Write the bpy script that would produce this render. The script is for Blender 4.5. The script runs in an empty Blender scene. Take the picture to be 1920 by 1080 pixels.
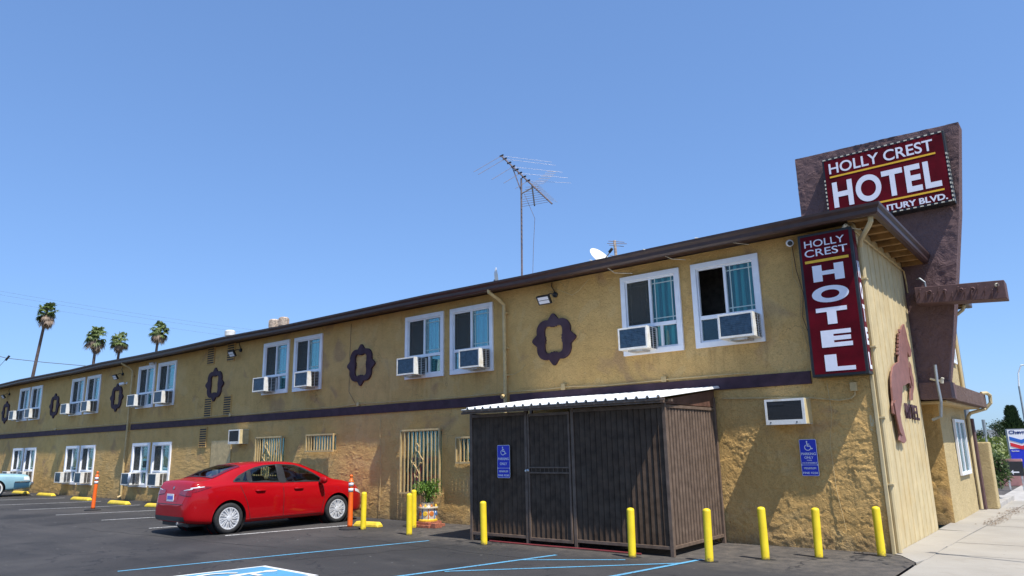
import bpy, bmesh, math, random
import numpy as np
from mathutils import Vector, Matrix, noise as mnoise
from mathutils.bvhtree import BVHTree

rnd = random.Random(7)
sc = bpy.context.scene
col = sc.collection
R = math.radians

# ------------------------------------------------------------------ camera
cam_d = bpy.data.cameras.new('camera')
cam = bpy.data.objects.new('camera', cam_d)
col.objects.link(cam)
cR = Vector((0.7756243311, 0.6309279939, -0.0183511178))
cU = Vector((0.1521495576, -0.1586689517, 0.9755381468))
cF = Vector((-0.6125825733, 0.7594432371, 0.2190629146))
m = Matrix((cR, cU, -cF)).transposed().to_4x4()
m.translation = Vector((2.7227, -12.3112, 1.630))
cam.matrix_world = m
cam_d.sensor_width = 36.0
cam_d.lens = 1343.09 / 1920 * 36
cam_d.clip_start = 0.1
cam_d.clip_end = 3000
sc.camera = cam

# ------------------------------------------------------------------ light
SUN = Vector((0.54, -0.160, 1.0)).normalized()
world = bpy.data.worlds.new('World')
sc.world = world
world.use_nodes = True
wn = world.node_tree
wn.nodes.clear()
sky = wn.nodes.new('ShaderNodeTexSky')
sky.sky_type = 'NISHITA'
sky.sun_disc = False
sky.sun_elevation = math.asin(SUN.z)
sky.sun_rotation = math.atan2(SUN.x, SUN.y)
sky.altitude = 0
sky.air_density = 1.0
sky.dust_density = 0.5
sky.ozone_density = 3.5
wb = wn.nodes.new('ShaderNodeBackground')
wb.inputs['Strength'].default_value = 0.148
wo = wn.nodes.new('ShaderNodeOutputWorld')
tint = wn.nodes.new('ShaderNodeMix'); tint.data_type = 'RGBA'; tint.blend_type = 'MULTIPLY'
tint.inputs[0].default_value = 1.0; tint.inputs[7].default_value = (.91, 1.275, 1.86, 1)
gam = wn.nodes.new('ShaderNodeGamma'); gam.inputs[1].default_value = 0.60
wn.links.new(sky.outputs[0], gam.inputs[0])
wn.links.new(gam.outputs[0], tint.inputs[6])
wn.links.new(tint.outputs[2], wb.inputs[0])
wn.links.new(wb.outputs[0], wo.inputs[0])
sun_d = bpy.data.lights.new('sun', 'SUN')
sun_d.energy = 5.0
sun_d.angle = R(0.53)
sun_d.color = (1.0, 0.955, 0.88)
sun = bpy.data.objects.new('sun', sun_d)
sun.rotation_euler = SUN.to_track_quat('Z', 'Y').to_euler()
sun.location = (20, -10, 40)
col.objects.link(sun)
vs = sc.view_settings
vs.view_transform = 'Standard'
vs.look = 'None'
vs.exposure = 0.38
vs.gamma = 1.0
vs.use_curve_mapping = False

# ------------------------------------------------------------------ helpers
class MB:
    """collects shapes for ONE mesh"""
    def __init__(s):
        s.v = []; s.f = []; s.mi = []; s.m = 0
    def add(s, vs_, fs):
        o = len(s.v)
        s.v += [tuple(p) for p in vs_]
        s.f += [tuple(i + o for i in f) for f in fs]
        s.mi += [s.m] * len(fs)
        return s
    def box(s, x0, x1, y0, y1, z0, z1):
        return s.add([(x0,y0,z0),(x1,y0,z0),(x1,y1,z0),(x0,y1,z0),(x0,y0,z1),(x1,y0,z1),(x1,y1,z1),(x0,y1,z1)],
                     [(0,3,2,1),(4,5,6,7),(0,1,5,4),(1,2,6,5),(2,3,7,6),(3,0,4,7)])
    def prism(s, poly, axis, a, b):
        """poly 2-D counter-clockwise; axis 'x','y','z' extruded from a to b"""
        def P(p, t):
            if axis == 'x': return (t, p[0], p[1])
            if axis == 'y': return (p[0], t, p[1])
            return (p[0], p[1], t)
        n = len(poly)
        area = sum(poly[i][0]*poly[(i+1)%n][1]-poly[(i+1)%n][0]*poly[i][1] for i in range(n))
        if area < 0: poly = poly[::-1]
        lo = [P(p, a) for p in poly]; hi = [P(p, b) for p in poly]
        fs = [(i, (i+1)%n, (i+1)%n+n, i+n) for i in range(n)]
        fs += [tuple(range(n))[::-1], tuple(range(n, 2*n))]
        return s.add(lo + hi, fs)
    def tube(s, pts, r, n=8, caps=True, r2=None):
        pts = [Vector(p) for p in pts]
        rings = []
        up = None
        k = len(pts)
        for i, p in enumerate(pts):
            if i == 0: t = pts[1] - p
            elif i == k-1: t = p - pts[i-1]
            else: t = (pts[i+1]-p).normalized() + (p-pts[i-1]).normalized()
            t.normalize()
            if up is None:
                up = Vector((0,0,1)) if abs(t.z) < .9 else Vector((1,0,0))
            a = t.cross(up).normalized(); b = a.cross(t).normalized(); up = b
            rr = r if r2 is None else r + (r2-r)*i/(k-1)
            rings.append([p + a*math.cos(2*math.pi*j/n)*rr + b*math.sin(2*math.pi*j/n)*rr for j in range(n)])
        vsx = [q for g in rings for q in g]
        fs = []
        for i in range(k-1):
            for j in range(n):
                fs.append((i*n+j, (i+1)*n+j, (i+1)*n+(j+1)%n, i*n+(j+1)%n))
        if caps:
            fs.append(tuple(range(n))); fs.append(tuple(range((k-1)*n, k*n))[::-1])
        return s.add(vsx, fs)
    def lathe(s, prof, c=(0,0,0), axis='z', n=24, caps=True):
        """prof: (r, h) pairs"""
        vsx = []
        for r, h in prof:
            for j in range(n):
                a = 2*math.pi*j/n
                x, y = r*math.cos(a), r*math.sin(a)
                if axis == 'z': p = (c[0]+x, c[1]+y, c[2]+h)
                elif axis == 'y': p = (c[0]+x, c[1]+h, c[2]+y)
                else: p = (c[0]+h, c[1]+x, c[2]+y)
                vsx.append(p)
        fs = []
        k = len(prof)
        for i in range(k-1):
            for j in range(n):
                fs.append((i*n+j, i*n+(j+1)%n, (i+1)*n+(j+1)%n, (i+1)*n+j))
        if caps and prof[0][0] > 1e-6: fs.append(tuple(range(n))[::-1])
        if caps and prof[-1][0] > 1e-6: fs.append(tuple(range((k-1)*n, k*n)))
        return s.add(vsx, fs)
    def build(s, name, mat, parent=None, smooth=False, bevel=0, loc=None):
        me = bpy.data.meshes.new(name)
        me.from_pydata(s.v, [], s.f)
        mats = mat if isinstance(mat, (list, tuple)) else [mat]
        for x in mats: me.materials.append(x)
        if len(mats) > 1: me.polygons.foreach_set('material_index', s.mi)
        if smooth: me.polygons.foreach_set('use_smooth', [True]*len(me.polygons))
        me.update()
        o = bpy.data.objects.new(name, me)
        col.objects.link(o)
        if parent is not None: o.parent = parent
        if loc is not None: o.location = loc
        if bevel:
            b = o.modifiers.new('bevel', 'BEVEL'); b.width = bevel; b.segments = 2; b.limit_method = 'ANGLE'
            b.harden_normals = False
        return o

def tag(o, label=None, cat=None, group=None, kind=None):
    if label: o['label'] = label
    if cat: o['category'] = cat
    if group: o['group'] = group
    if kind: o['kind'] = kind
    return o

def empty(name, loc=(0,0,0), rz=0.0, label=None, cat=None, group=None, parent=None):
    o = bpy.data.objects.new(name, None)
    o.empty_display_size = 0.2
    col.objects.link(o)
    o.location = loc; o.rotation_euler = (0,0,rz)
    if parent is not None: o.parent = parent
    return tag(o, label, cat, group)

def copy_tree(o, parent=None):
    c = o.copy(); col.objects.link(c)
    if parent is not None: c.parent = parent
    for ch in list(o.children): copy_tree(ch, c)
    return c

# ------------------------------------------------------------------ materials
def nmat(name):
    m_ = bpy.data.materials.new(name); m_.use_nodes = True
    nt = m_.node_tree; bs = nt.nodes['Principled BSDF']
    return m_, nt, bs
def N(nt, typ, **kw):
    n = nt.nodes.new(typ)
    for k, v in kw.items():
        if k in n.inputs.keys(): n.inputs[k].default_value = v
        else: setattr(n, k, v)
    return n
def coords(nt, scale=(1,1,1)):
    g = nt.nodes.new('ShaderNodeNewGeometry')
    mp = nt.nodes.new('ShaderNodeMapping'); mp.inputs['Scale'].default_value = scale
    nt.links.new(g.outputs['Position'], mp.inputs['Vector'])
    return mp.outputs[0]
def noise(nt, vec, scale, detail=5, rough=.55, dist=0.0):
    n = N(nt, 'ShaderNodeTexNoise'); n.inputs['Scale'].default_value = scale
    n.inputs['Detail'].default_value = detail; n.inputs['Roughness'].default_value = rough
    n.inputs['Distortion'].default_value = dist
    nt.links.new(vec, n.inputs['Vector'])
    return n.outputs['Fac']
def ramp(nt, fac, stops):
    r = nt.nodes.new('ShaderNodeValToRGB')
    els = r.color_ramp.elements
    while len(els) < len(stops): els.new(0.5)
    for e, (p, c_) in zip(els, stops):
        e.position = p
        e.color = (c_[0], c_[1], c_[2], 1) if hasattr(c_, '__len__') else (c_, c_, c_, 1)
    nt.links.new(fac, r.inputs[0])
    return r.outputs[0]
def mix(nt, fac, a, b, mode='MIX'):
    n = nt.nodes.new('ShaderNodeMix'); n.data_type = 'RGBA'; n.blend_type = mode
    for sock, v in ((n.inputs[0], fac), (n.inputs[6], a), (n.inputs[7], b)):
        if isinstance(v, (int, float)): sock.default_value = v
        elif isinstance(v, (tuple, list)): sock.default_value = (v[0], v[1], v[2], 1)
        else: nt.links.new(v, sock)
    return n.outputs[2]
def bump(nt, bs, h, strength=.5, dist=.01, prev=None):
    b = nt.nodes.new('ShaderNodeBump'); b.inputs['Strength'].default_value = strength
    b.inputs['Distance'].default_value = dist
    nt.links.new(h, b.inputs['Height'])
    if prev is not None: nt.links.new(prev, b.inputs['Normal'])
    nt.links.new(b.outputs[0], bs.inputs['Normal'])
    return b.outputs[0]
def rgb(h):
    h = h.lstrip('#'); out = []
    for i in (0, 2, 4):
        c_ = int(h[i:i+2], 16)/255
        out.append(c_/12.92 if c_ <= .04045 else ((c_+.055)/1.055)**2.4)
    return tuple(out)

def simple(name, c, rough=.6, metal=0.0, var=.12, scale=9, bumpd=0.0, bscale=60, coat=0.0, dirt=None, spec=.5):
    m_, nt, bs = nmat(name)
    v = coords(nt)
    f = noise(nt, v, scale, 6)
    lo = tuple(x*(1-var*1.6) for x in c); hi = tuple(min(1, x*(1+var)) for x in c)
    cc = ramp(nt, f, [(.3, lo), (.7, hi)])
    if dirt:
        f2 = noise(nt, v, scale*.35, 8, .65)
        cc = mix(nt, ramp(nt, f2, [(.5, 0), (.72, .7)]), cc, dirt)
    nt.links.new(cc, bs.inputs['Base Color'])
    bs.inputs['Roughness'].default_value = rough
    bs.inputs['Metallic'].default_value = metal
    bs.inputs['Specular IOR Level'].default_value = spec
    if coat:
        bs.inputs['Coat Weight'].default_value = coat; bs.inputs['Coat Roughness'].default_value = .05
    if bumpd:
        bump(nt, bs, noise(nt, v, bscale, 4), .6, bumpd)
    return m_

def stucco(name, c1, c2, cdirt, relief=.02, fine=.004, scale=1.0, streak=.35, stain=None, base_dirt=False):
    m_, nt, bs = nmat(name)
    v = coords(nt)
    big = noise(nt, v, .45, 6, .6, .4)
    base = ramp(nt, big, [(.32, c1), (.62, c2)])
    med = noise(nt, v, 3.2, 8, .65)
    base = mix(nt, ramp(nt, med, [(.45, 0), (.8, .5)]), base, cdirt)
    # rain streaks: stretched vertically
    vst = coords(nt, (3.0, 3.0, .22))
    st = noise(nt, vst, 2.2, 6, .7)
    base = mix(nt, ramp(nt, st, [(.55, 0), (.78, streak)]), base, cdirt)
    if stain:
        s2 = noise(nt, v, .9, 3, .5, .8)
        base = mix(nt, ramp(nt, s2, [(.60, 0), (.68, .55)]), base, stain)
    if base_dirt:      # splash-dirt and patch repairs near the ground
        sx = N(nt, 'ShaderNodeSeparateXYZ'); nt.links.new(v, sx.inputs[0])
        ad = N(nt, 'ShaderNodeMath', operation='ADD'); nt.links.new(sx.outputs['Z'], ad.inputs[0]); nt.links.new(noise(nt, v, 2.6, 6, .7), ad.inputs[1])
        base = mix(nt, ramp(nt, ad.outputs[0], [(.50, .75), (.78, 0)]), base, (.23, .17, .10))
        pt = noise(nt, v, 1.15, 2, .4, 1.2)
        base = mix(nt, ramp(nt, pt, [(.60, 0), (.61, .28)]), base, (.66, .47, .22))
        ck = N(nt, 'ShaderNodeTexVoronoi'); ck.feature = 'DISTANCE_TO_EDGE'; ck.inputs['Scale'].default_value = .9
        va = nt.nodes.new('ShaderNodeVectorMath'); va.operation = 'ADD'; nn2 = N(nt, 'ShaderNodeTexNoise'); nn2.inputs['Scale'].default_value = 2.2; nn2.inputs['Detail'].default_value = 7
        nt.links.new(v, nn2.inputs['Vector']); nt.links.new(v, va.inputs[0]); nt.links.new(nn2.outputs['Color'], va.inputs[1]); nt.links.new(va.outputs[0], ck.inputs['Vector'])
        cf = mix(nt, 1.0, ramp(nt, ck.outputs['Distance'], [(.003, 1), (.010, 0)]), ramp(nt, noise(nt, v, .6, 3), [(.55, 0), (.66, .5)]), 'MULTIPLY')
        base = mix(nt, cf, base, (.12, .08, .045))
    fg = noise(nt, v, 55, 3, .6)
    base = mix(nt, ramp(nt, fg, [(.33, .45), (.5, 0)]), base, tuple(x*.5 for x in c1))
    nt.links.new(base, bs.inputs['Base Color'])
    bs.inputs['Roughness'].default_value = .85
    bs.inputs['Specular IOR Level'].default_value = .2
    a = noise(nt, v, 7.5*scale, 5, .6, .9)
    ar = ramp(nt, a, [(.44, 0), (.50, 1), (.58, .35)])
    b1 = bump(nt, bs, ar, .55, relief)
    b2 = bump(nt, bs, noise(nt, v, 34*scale, 5, .7, .6), .8, fine, b1)
    return m_

M = {}
TAN1 = (.61, .375, .128); TAN2 = (.68, .435, .168); TAND = (.36, .225, .085)
M['stucco'] = stucco('stucco_tan', TAN1, TAN2, TAND, .012, .011, 1.0, .50, (.36, .22, .13), True)
M['stucco_side'] = stucco('stucco_pale_tan', (.50, .39, .20), (.55, .435, .24), (.35, .26, .12), .010, .006)
M['siding'] = simple('siding_pale_tan', (.57, .465, .270), .7, spec=.2, var=.09, scale=3, bumpd=.002, bscale=40, dirt=(.50, .37, .18))
M['trim_tan'] = simple('painted_tan_metal', (.56, .41, .19), .45, var=.12, scale=12, dirt=(.35, .24, .1))
M['brown'] = simple('brown_paint', (.060, .030, .026), .42, var=.15, scale=6)
M['band'] = simple('plum_brown_paint', (.062, .033, .046), .7, spec=.25, var=.2, scale=5, bumpd=.003, bscale=30, dirt=(.09, .06, .075))
M['pylon'] = stucco('brown_stucco', (.142, .088, .088), (.170, .110, .110), (.11, .068, .070), .014, .006, .55, .15)
M['canopy'] = stucco('canopy_stucco', (.14, .09, .075), (.19, .13, .11), (.07, .04, .035), .03, .012, 1.6, .3)
M['horse'] = simple('dusty_red_paint', (.24, .105, .085), .55, var=.15, scale=8)
M['beam'] = simple('mauve_brown_paint', (.125, .075, .075), .7, spec=.2, var=.12, scale=10, bumpd=.001, bscale=50)
M['wood'] = simple('ochre_painted_wood', (.29, .165, .058), .8, var=.3, scale=5, bumpd=.003, bscale=50)
M['white'] = simple('white_vinyl', (.84, .85, .88), .35, var=.04, scale=6)
M['white_dirty'] = simple('white_enamel', (.74, .73, .69), .4, var=.08, scale=14, dirt=(.55, .47, .33))
M['almond'] = simple('almond_enamel', (.62, .50, .27), .5, var=.1, scale=10)
M['coil'] = simple('blue_grey_coil', (.055, .10, .15), .35, metal=.3, var=.25, scale=16)
M['coil_dark'] = simple('dark_coil_mesh', (.06, .055, .05), .6, var=.4, scale=80)
M['dark'] = simple('dark_interior', (.075, .065, .055), .9, var=.3)
M['black'] = simple('black_plastic', (.018, .018, .02), .45, var=.2)
M['screen'] = simple('grey_insect_screen', (.070, .070, .060), .8, var=.25, scale=30)
M['roofing'] = simple('grey_roofing', (.18, .17, .16), .9, var=.2, scale=4)
M['galv'] = simple('galvanised_metal', (.55, .55, .55), .4, metal=.7, var=.25, scale=9, dirt=(.35, .22, .14))
M['rusty'] = simple('rusty_cap_metal', (.52, .42, .33), .6, metal=.3, var=.4, scale=20, dirt=(.28, .13, .07))
M['alu'] = simple('dull_aluminium', (.45, .42, .42), .45, metal=.5, var=.2)
M['mast'] = simple('oxidised_mast', (.17, .13, .13), .6, var=.25, scale=20)
M['yellow'] = simple('yellow_bollard_paint', (.84, .64, .018), .5, var=.10, scale=14, dirt=(.50, .34, .04))
def bollard_mat():
    m_, nt, bs = nmat('chipped_yellow_paint')
    v = coords(nt)
    c = ramp(nt, noise(nt, v, 6, 5, .6), [(.3, (.74, .54, .014)), (.7, (.86, .66, .02))])
    sx = N(nt, 'ShaderNodeSeparateXYZ'); nt.links.new(v, sx.inputs[0])
    zz = N(nt, 'ShaderNodeMath', operation='MULTIPLY_ADD'); zz.inputs[1].default_value = .28; nt.links.new(noise(nt, v, 16, 6, .75), zz.inputs[0]); nt.links.new(sx.outputs['Z'], zz.inputs[2])
    c = mix(nt, ramp(nt, zz.outputs[0], [(.13, .9), (.20, 0)]), c, (.10, .065, .035))
    chip = noise(nt, v, 24, 5, .8)
    c = mix(nt, ramp(nt, chip, [(.66, 0), (.68, .85)]), c, (.16, .10, .05))
    sc_ = noise(nt, coords(nt, (14, 14, 1.6)), 2.4, 4, .7)
    c = mix(nt, ramp(nt, sc_, [(.62, 0), (.72, .45)]), c, (.50, .36, .06))
    nt.links.new(c, bs.inputs['Base Color']); bs.inputs['Roughness'].default_value = .5
    return m_
M['yellow'] = bollard_mat()
M['yellow_stop'] = simple('worn_yellow_concrete', (.80, .58, .045), .7, var=.12, scale=14, bumpd=.006, bscale=30, dirt=(.42, .30, .09))
M['orange'] = simple('orange_plastic', (.90, .145, .012), .45, var=.08, scale=8, dirt=(.6, .10, .02))
M['reflect'] = simple('reflective_tape', (.75, .75, .78), .3, var=.08, scale=20)
M['rubber'] = simple('black_rubber', (.022, .022, .023), .8, var=.3, scale=20, bumpd=.002)
M['enclosure'] = simple('brown_metal_shaded', (.082, .055, .038), .5, metal=.0, spec=.15, var=.25, scale=7, dirt=(.11, .082, .062))  # front slats: darker copy of the slat paint, shade put into the colour
M['enclosure_frame_lit_slat'] = simple('brown_metal_frame_lit_slat', (.160, .114, .086), .5, metal=.0, spec=.2, var=.2, scale=7)  # frame, and side slats: lighter copy with the sunlight put into the colour
M['rust_panel'] = simple('red_brown_panel', (.13, .065, .045), .55, var=.25, scale=6)
M['roof_white'] = simple('white_corrugated_metal', (.82, .82, .80), .4, var=.05, scale=6)
M['sign_blue'] = simple('sign_blue', (.012, .030, .52), .35, var=.05, scale=8)
M['sign_white'] = simple('sign_white', (.80, .80, .84), .4, var=.03)
M['sign_red'] = simple('sign_wine_red', (.120, .002, .008), .5, var=.25, scale=2.5, spec=.12)
M['sign_letter'] = simple('sign_letter_white', (.82, .82, .90), .35, var=.03)
M['sign_yellow'] = simple('sign_yellow', (.86, .50, .02), .4, var=.05)
M['cream'] = simple('cream_tape', (.66, .62, .50), .5, var=.15, scale=30)
M['terracotta'] = simple('red_brick', (.36, .12, .07), .8, var=.3, scale=20, bumpd=.004)
M['pot_white'] = simple('glazed_white', (.75, .68, .55), .2, var=.12, scale=40, coat=.4)
M['pot_yellow'] = simple('glazed_yellow', (.80, .50, .04), .25, var=.15, scale=40, coat=.4)
M['pot_blue'] = simple('glazed_blue', (.05, .20, .50), .25, var=.15, scale=40, coat=.4)
M['pot_orange'] = simple('glazed_orange', (.62, .20, .05), .25, var=.15, scale=40, coat=.4)
M['soil'] = simple('potting_soil', (.05, .035, .025), .95, bumpd=.01)
M['steel_grey'] = simple('painted_grey_steel', (.25, .28, .31), .5, metal=.3, var=.1)
M['pink_wall'] = simple('faded_pink_wall', (.55, .27, .24), .8, var=.15, scale=3)
M['kerb'] = simple('kerb_concrete', (.42, .39, .35), .85, var=.15, scale=4, bumpd=.004)
M['chrome'] = simple('chrome', (.75, .75, .77), .12, metal=1.0, var=.03)
M['silver'] = simple('silver_hubcap', (.80, .81, .83), .35, metal=.35, var=.05)
M['paint_red'] = simple('car_red', (.35, .0015, .005), .45, var=.02, scale=2, coat=.6, spec=.1)
M['paint_blue'] = simple('faded_blue_car', (.23, .40, .47), .4, var=.08, scale=3, coat=.3)
M['paint_blue_low'] = simple('dark_blue_car', (.03, .10, .17), .35, var=.08, scale=3, coat=.4)
M['lens_red'] = simple('red_lens', (.24, .002, .004), .2, var=.3, scale=30, coat=.4)
M['lens_clear'] = simple('clear_lens', (.70, .72, .74), .08, var=.1, scale=40, coat=1.0)
M['seat'] = simple('grey_car_seat', (.22, .21, .19), .9, var=.2)
M['whitewall'] = simple('white_rubber', (.70, .69, .66), .6, var=.08)
M['wire'] = simple('overhead_wire', (.10, .11, .14), .6)
M['foliage_mix'] = None

def glass(name, tint, refl=.04):
    m_, nt, bs = nmat(name)
    nt.nodes.remove(bs)
    tr = N(nt, 'ShaderNodeBsdfTransparent'); tr.inputs[0].default_value = (*tint, 1)
    gl = N(nt, 'ShaderNodeBsdfGlossy'); gl.inputs['Roughness'].default_value = .02
    gl.inputs[0].default_value = (.95, .97, 1, 1)
    fr = N(nt, 'ShaderNodeFresnel'); fr.inputs[0].default_value = 1.55
    ad = N(nt, 'ShaderNodeMath', operation='MULTIPLY_ADD'); ad.inputs[1].default_value = 1.0; ad.inputs[2].default_value = refl
    ad.inputs[1].default_value = .65
    nt.links.new(fr.outputs[0], ad.inputs[0])
    v = coords(nt)
    b = nt.nodes.new('ShaderNodeBump'); b.inputs['Strength'].default_value = .15; b.inputs['Distance'].default_value = .01
    nt.links.new(noise(nt, v, 2.2, 2), b.inputs['Height'])
    nt.links.new(b.outputs[0], gl.inputs['Normal'])
    mx = N(nt, 'ShaderNodeMixShader')
    nt.links.new(ad.outputs[0], mx.inputs[0]); nt.links.new(tr.outputs[0], mx.inputs[1]); nt.links.new(gl.outputs[0], mx.inputs[2])
    nt.links.new(mx.outputs[0], nt.nodes['Material Output'].inputs[0])
    return m_
M['glass'] = glass('window_glass', (.62, .84, .84), .02)
M['glass_car'] = glass('tinted_car_glass', (.66, .72, .69), .05)

def curtain(name, c1, c2):
    m_, nt, bs = nmat(name)
    w = N(nt, 'ShaderNodeTexWave'); w.inputs['Scale'].default_value = 2.2; w.inputs['Distortion'].default_value = 3.5
    w.inputs['Detail'].default_value = 3
    nt.links.new(coords(nt, (1, 1, .12)), w.inputs['Vector'])
    nt.links.new(ramp(nt, w.outputs['Fac'], [(.15, c1), (.85, c2)]), bs.inputs['Base Color'])
    bs.inputs['Roughness'].default_value = .9
    return m_
M['cur_teal'] = curtain('teal_curtain', (.05, .26, .28), (.24, .66, .66))
M['cur_green'] = curtain('green_curtain', (.05, .28, .21), (.22, .66, .50))
M['cur_lav'] = curtain('lavender_curtain', (.32, .30, .46), (.74, .70, .92))
M['cur_red'] = curtain('maroon_curtain', (.10, .03, .035), (.35, .14, .14))
M['cur_grey'] = curtain('grey_curtain', (.06, .07, .07), (.26, .28, .28))

def asphalt():
    m_, nt, bs = nmat('asphalt')
    v = coords(nt)
    big = noise(nt, v, .22, 7, .6, .5)
    c = ramp(nt, big, [(.30, (.024, .0235, .0235)), (.50, (.041, .0385, .038)), (.70, (.070, .065, .062))])
    vst = coords(nt, (.3, 1.4, 1))
    st = noise(nt, vst, .8, 6, .6)
    c = mix(nt, ramp(nt, st, [(.48, 0), (.75, .55)]), c, (.082, .075, .070))
    spots = noise(nt, v, 7, 3, .5)
    c = mix(nt, ramp(nt, spots, [(.70, 0), (.73, .7)]), c, (.19, .185, .18))
    oil = noise(nt, v, .55, 4, .5)
    c = mix(nt, ramp(nt, oil, [(.60, 0), (.68, .65)]), c, (.016, .016, .017))
    sx = N(nt, 'ShaderNodeSeparateXYZ'); nt.links.new(v, sx.inputs[0])
    dn = noise(nt, v, 2.2, 7, .7)
    my = N(nt, 'ShaderNodeMath', operation='MULTIPLY_ADD'); my.inputs[1].default_value = 1.3
    nt.links.new(dn, my.inputs[0]); nt.links.new(sx.outputs['Y'], my.inputs[2])        # y + 1.3*noise
    mxx = N(nt, 'ShaderNodeMath', operation='MULTIPLY_ADD'); mxx.inputs[1].default_value = .9
    nt.links.new(dn, mxx.inputs[0]); nt.links.new(sx.outputs['X'], mxx.inputs[2])
    def step(sock, lo, hi):
        mr = N(nt, 'ShaderNodeMapRange'); mr.inputs['From Min'].default_value = lo; mr.inputs['From Max'].default_value = hi
        nt.links.new(sock, mr.inputs['Value']); return mr.outputs[0]
    m1 = step(my.outputs[0], -2.15, -1.25); m2_ = step(mxx.outputs[0], -9.4, -8.0)
    mm = N(nt, 'ShaderNodeMath', operation='MULTIPLY'); nt.links.new(m1, mm.inputs[0]); nt.links.new(m2_, mm.inputs[1])
    mq = N(nt, 'ShaderNodeMath', operation='MULTIPLY'); nt.links.new(mm.outputs[0], mq.inputs[0]); nt.links.new(ramp(nt, noise(nt, v, 5, 6, .7), [(.35, .1), (.65, .75)]), mq.inputs[1])
    c = mix(nt, mq.outputs[0], c, (.155, .132, .108))
    gr = noise(nt, v, 160, 2, .7)
    c = mix(nt, ramp(nt, gr, [(.35, .5), (.5, 0)]), c, (.02, .02, .022))
    c = mix(nt, ramp(nt, gr, [(.6, 0), (.72, .5)]), c, (.16, .16, .16))
    # hairline cracks
    w = N(nt, 'ShaderNodeTexVoronoi'); w.feature = 'DISTANCE_TO_EDGE'; w.inputs['Scale'].default_value = .55
    nz = nt.nodes.new('ShaderNodeVectorMath'); nz.operation = 'ADD'
    nn = N(nt, 'ShaderNodeTexNoise'); nn.inputs['Scale'].default_value = 2.0; nn.inputs['Detail'].default_value = 6
    nt.links.new(v, nn.inputs['Vector']); nt.links.new(v, nz.inputs[0]); nt.links.new(nn.outputs['Color'], nz.inputs[1])
    nt.links.new(nz.outputs[0], w.inputs['Vector'])
    cr = ramp(nt, w.outputs['Distance'], [(.004, 1), (.014, 0)])
    gate = ramp(nt, noise(nt, v, .35, 2), [(.44, 0), (.54, .9)])
    cf = mix(nt, 1.0, cr, gate, 'MULTIPLY')
    c = mix(nt, cf, c, (.018, .018, .02))
    nt.links.new(c, bs.inputs['Base Color'])
    bs.inputs['Roughness'].default_value = .82
    bs.inputs['Specular IOR Level'].default_value = .35
    b1 = bump(nt, bs, gr, .5, .004)
    bump(nt, bs, noise(nt, v, 3, 5, .6), .35, .02, b1)
    return m_
M['asphalt'] = asphalt()

def concrete():
    m_, nt, bs = nmat('sidewalk_concrete')
    v = coords(nt)
    c = ramp(nt, noise(nt, v, .8, 8, .6, .4), [(.3, (.30, .275, .235)), (.65, (.37, .345, .30))])
    c = mix(nt, ramp(nt, noise(nt, coords(nt, (.4, 3, 1)), 2.0, 7, .65), [(.5, 0), (.75, .5)]), c, (.38, .34, .29))
    c = mix(nt, ramp(nt, noise(nt, v, 120, 2, .7), [(.33, .4), (.5, 0)]), c, (.26, .23, .20))
    c = mix(nt, ramp(nt, noise(nt, v, 1.7, 5, .6, 1.0), [(.58, 0), (.66, .35)]), c, (.27, .24, .20))
    c = mix(nt, ramp(nt, noise(nt, v, 9, 2, .5), [(.74, 0), (.76, .7)]), c, (.13, .12, .11))
    nt.links.new(c, bs.inputs['Base Color'])
    bs.inputs['Roughness'].default_value = .9
    bs.inputs['Specular IOR Level'].default_value = .2
    bump(nt, bs, noise(nt, v, 90, 4), .4, .004)
    return m_
M['concrete'] = concrete()

def worn_paint(name, c, wear=(.60, .70)):
    m_, nt, bs = nmat(name)
    v = coords(nt)
    w = noise(nt, v, 22, 8, .7)
    cc = mix(nt, ramp(nt, w, [(wear[0], 0), (wear[1], .85)]), c, (.075, .075, .080))
    w2 = noise(nt, v, 1.5, 4, .6)
    cc = mix(nt, ramp(nt, w2, [(.45, 0), (.7, .35)]), cc, (.11, .11, .12))
    nt.links.new(cc, bs.inputs['Base Color']); bs.inputs['Roughness'].default_value = .75
    return m_
M['line_blue'] = worn_paint('blue_line_paint', (.11, .36, .56), (.52, .64))
M['line_white'] = worn_paint('white_line_paint', (.58, .58, .57), (.48, .62))
M['ada_blue'] = worn_paint('ada_blue_paint', (.08, .29, .48))
M['ada_white'] = worn_paint('ada_white_paint', (.70, .70, .68))

def ground_mat():
    m_, nt, bs = nmat('dry_ground')
    v = coords(nt)
    c = ramp(nt, noise(nt, v, .05, 8, .6), [(.35, (.12, .13, .07)), (.6, (.24, .21, .13))])
    nt.links.new(c, bs.inputs['Base Color']); bs.inputs['Roughness'].default_value = .95
    return m_
M['ground'] = ground_mat()

def leaf_mat(name, c1, c2, trans=.25):
    m_, nt, bs = nmat(name)
    v = coords(nt)
    c = ramp(nt, noise(nt, v, 3.0, 5, .7), [(.3, c1), (.7, c2)])
    nt.links.new(c, bs.inputs['Base Color'])
    bs.inputs['Roughness'].default_value = .55
    tl = N(nt, 'ShaderNodeBsdfTranslucent')
    nt.links.new(c, tl.inputs[0])
    mx = N(nt, 'ShaderNodeMixShader'); mx.inputs[0].default_value = trans
    nt.links.new(bs.outputs[0], mx.inputs[1]); nt.links.new(tl.outputs[0], mx.inputs[2])
    nt.links.new(mx.outputs[0], nt.nodes['Material Output'].inputs[0])
    return m_
M['leaf'] = leaf_mat('fresh_green_leaf', (.06, .14, .015), (.20, .34, .05))
M['leaf_bush'] = leaf_mat('bush_leaf', (.030, .060, .018), (.11, .17, .055))
M['leaf_dark'] = leaf_mat('cypress_leaf', (.020, .040, .018), (.05, .085, .03))
M['leaf_bank'] = leaf_mat('bank_shrub_leaf', (.07, .10, .025), (.22, .26, .07))
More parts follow.
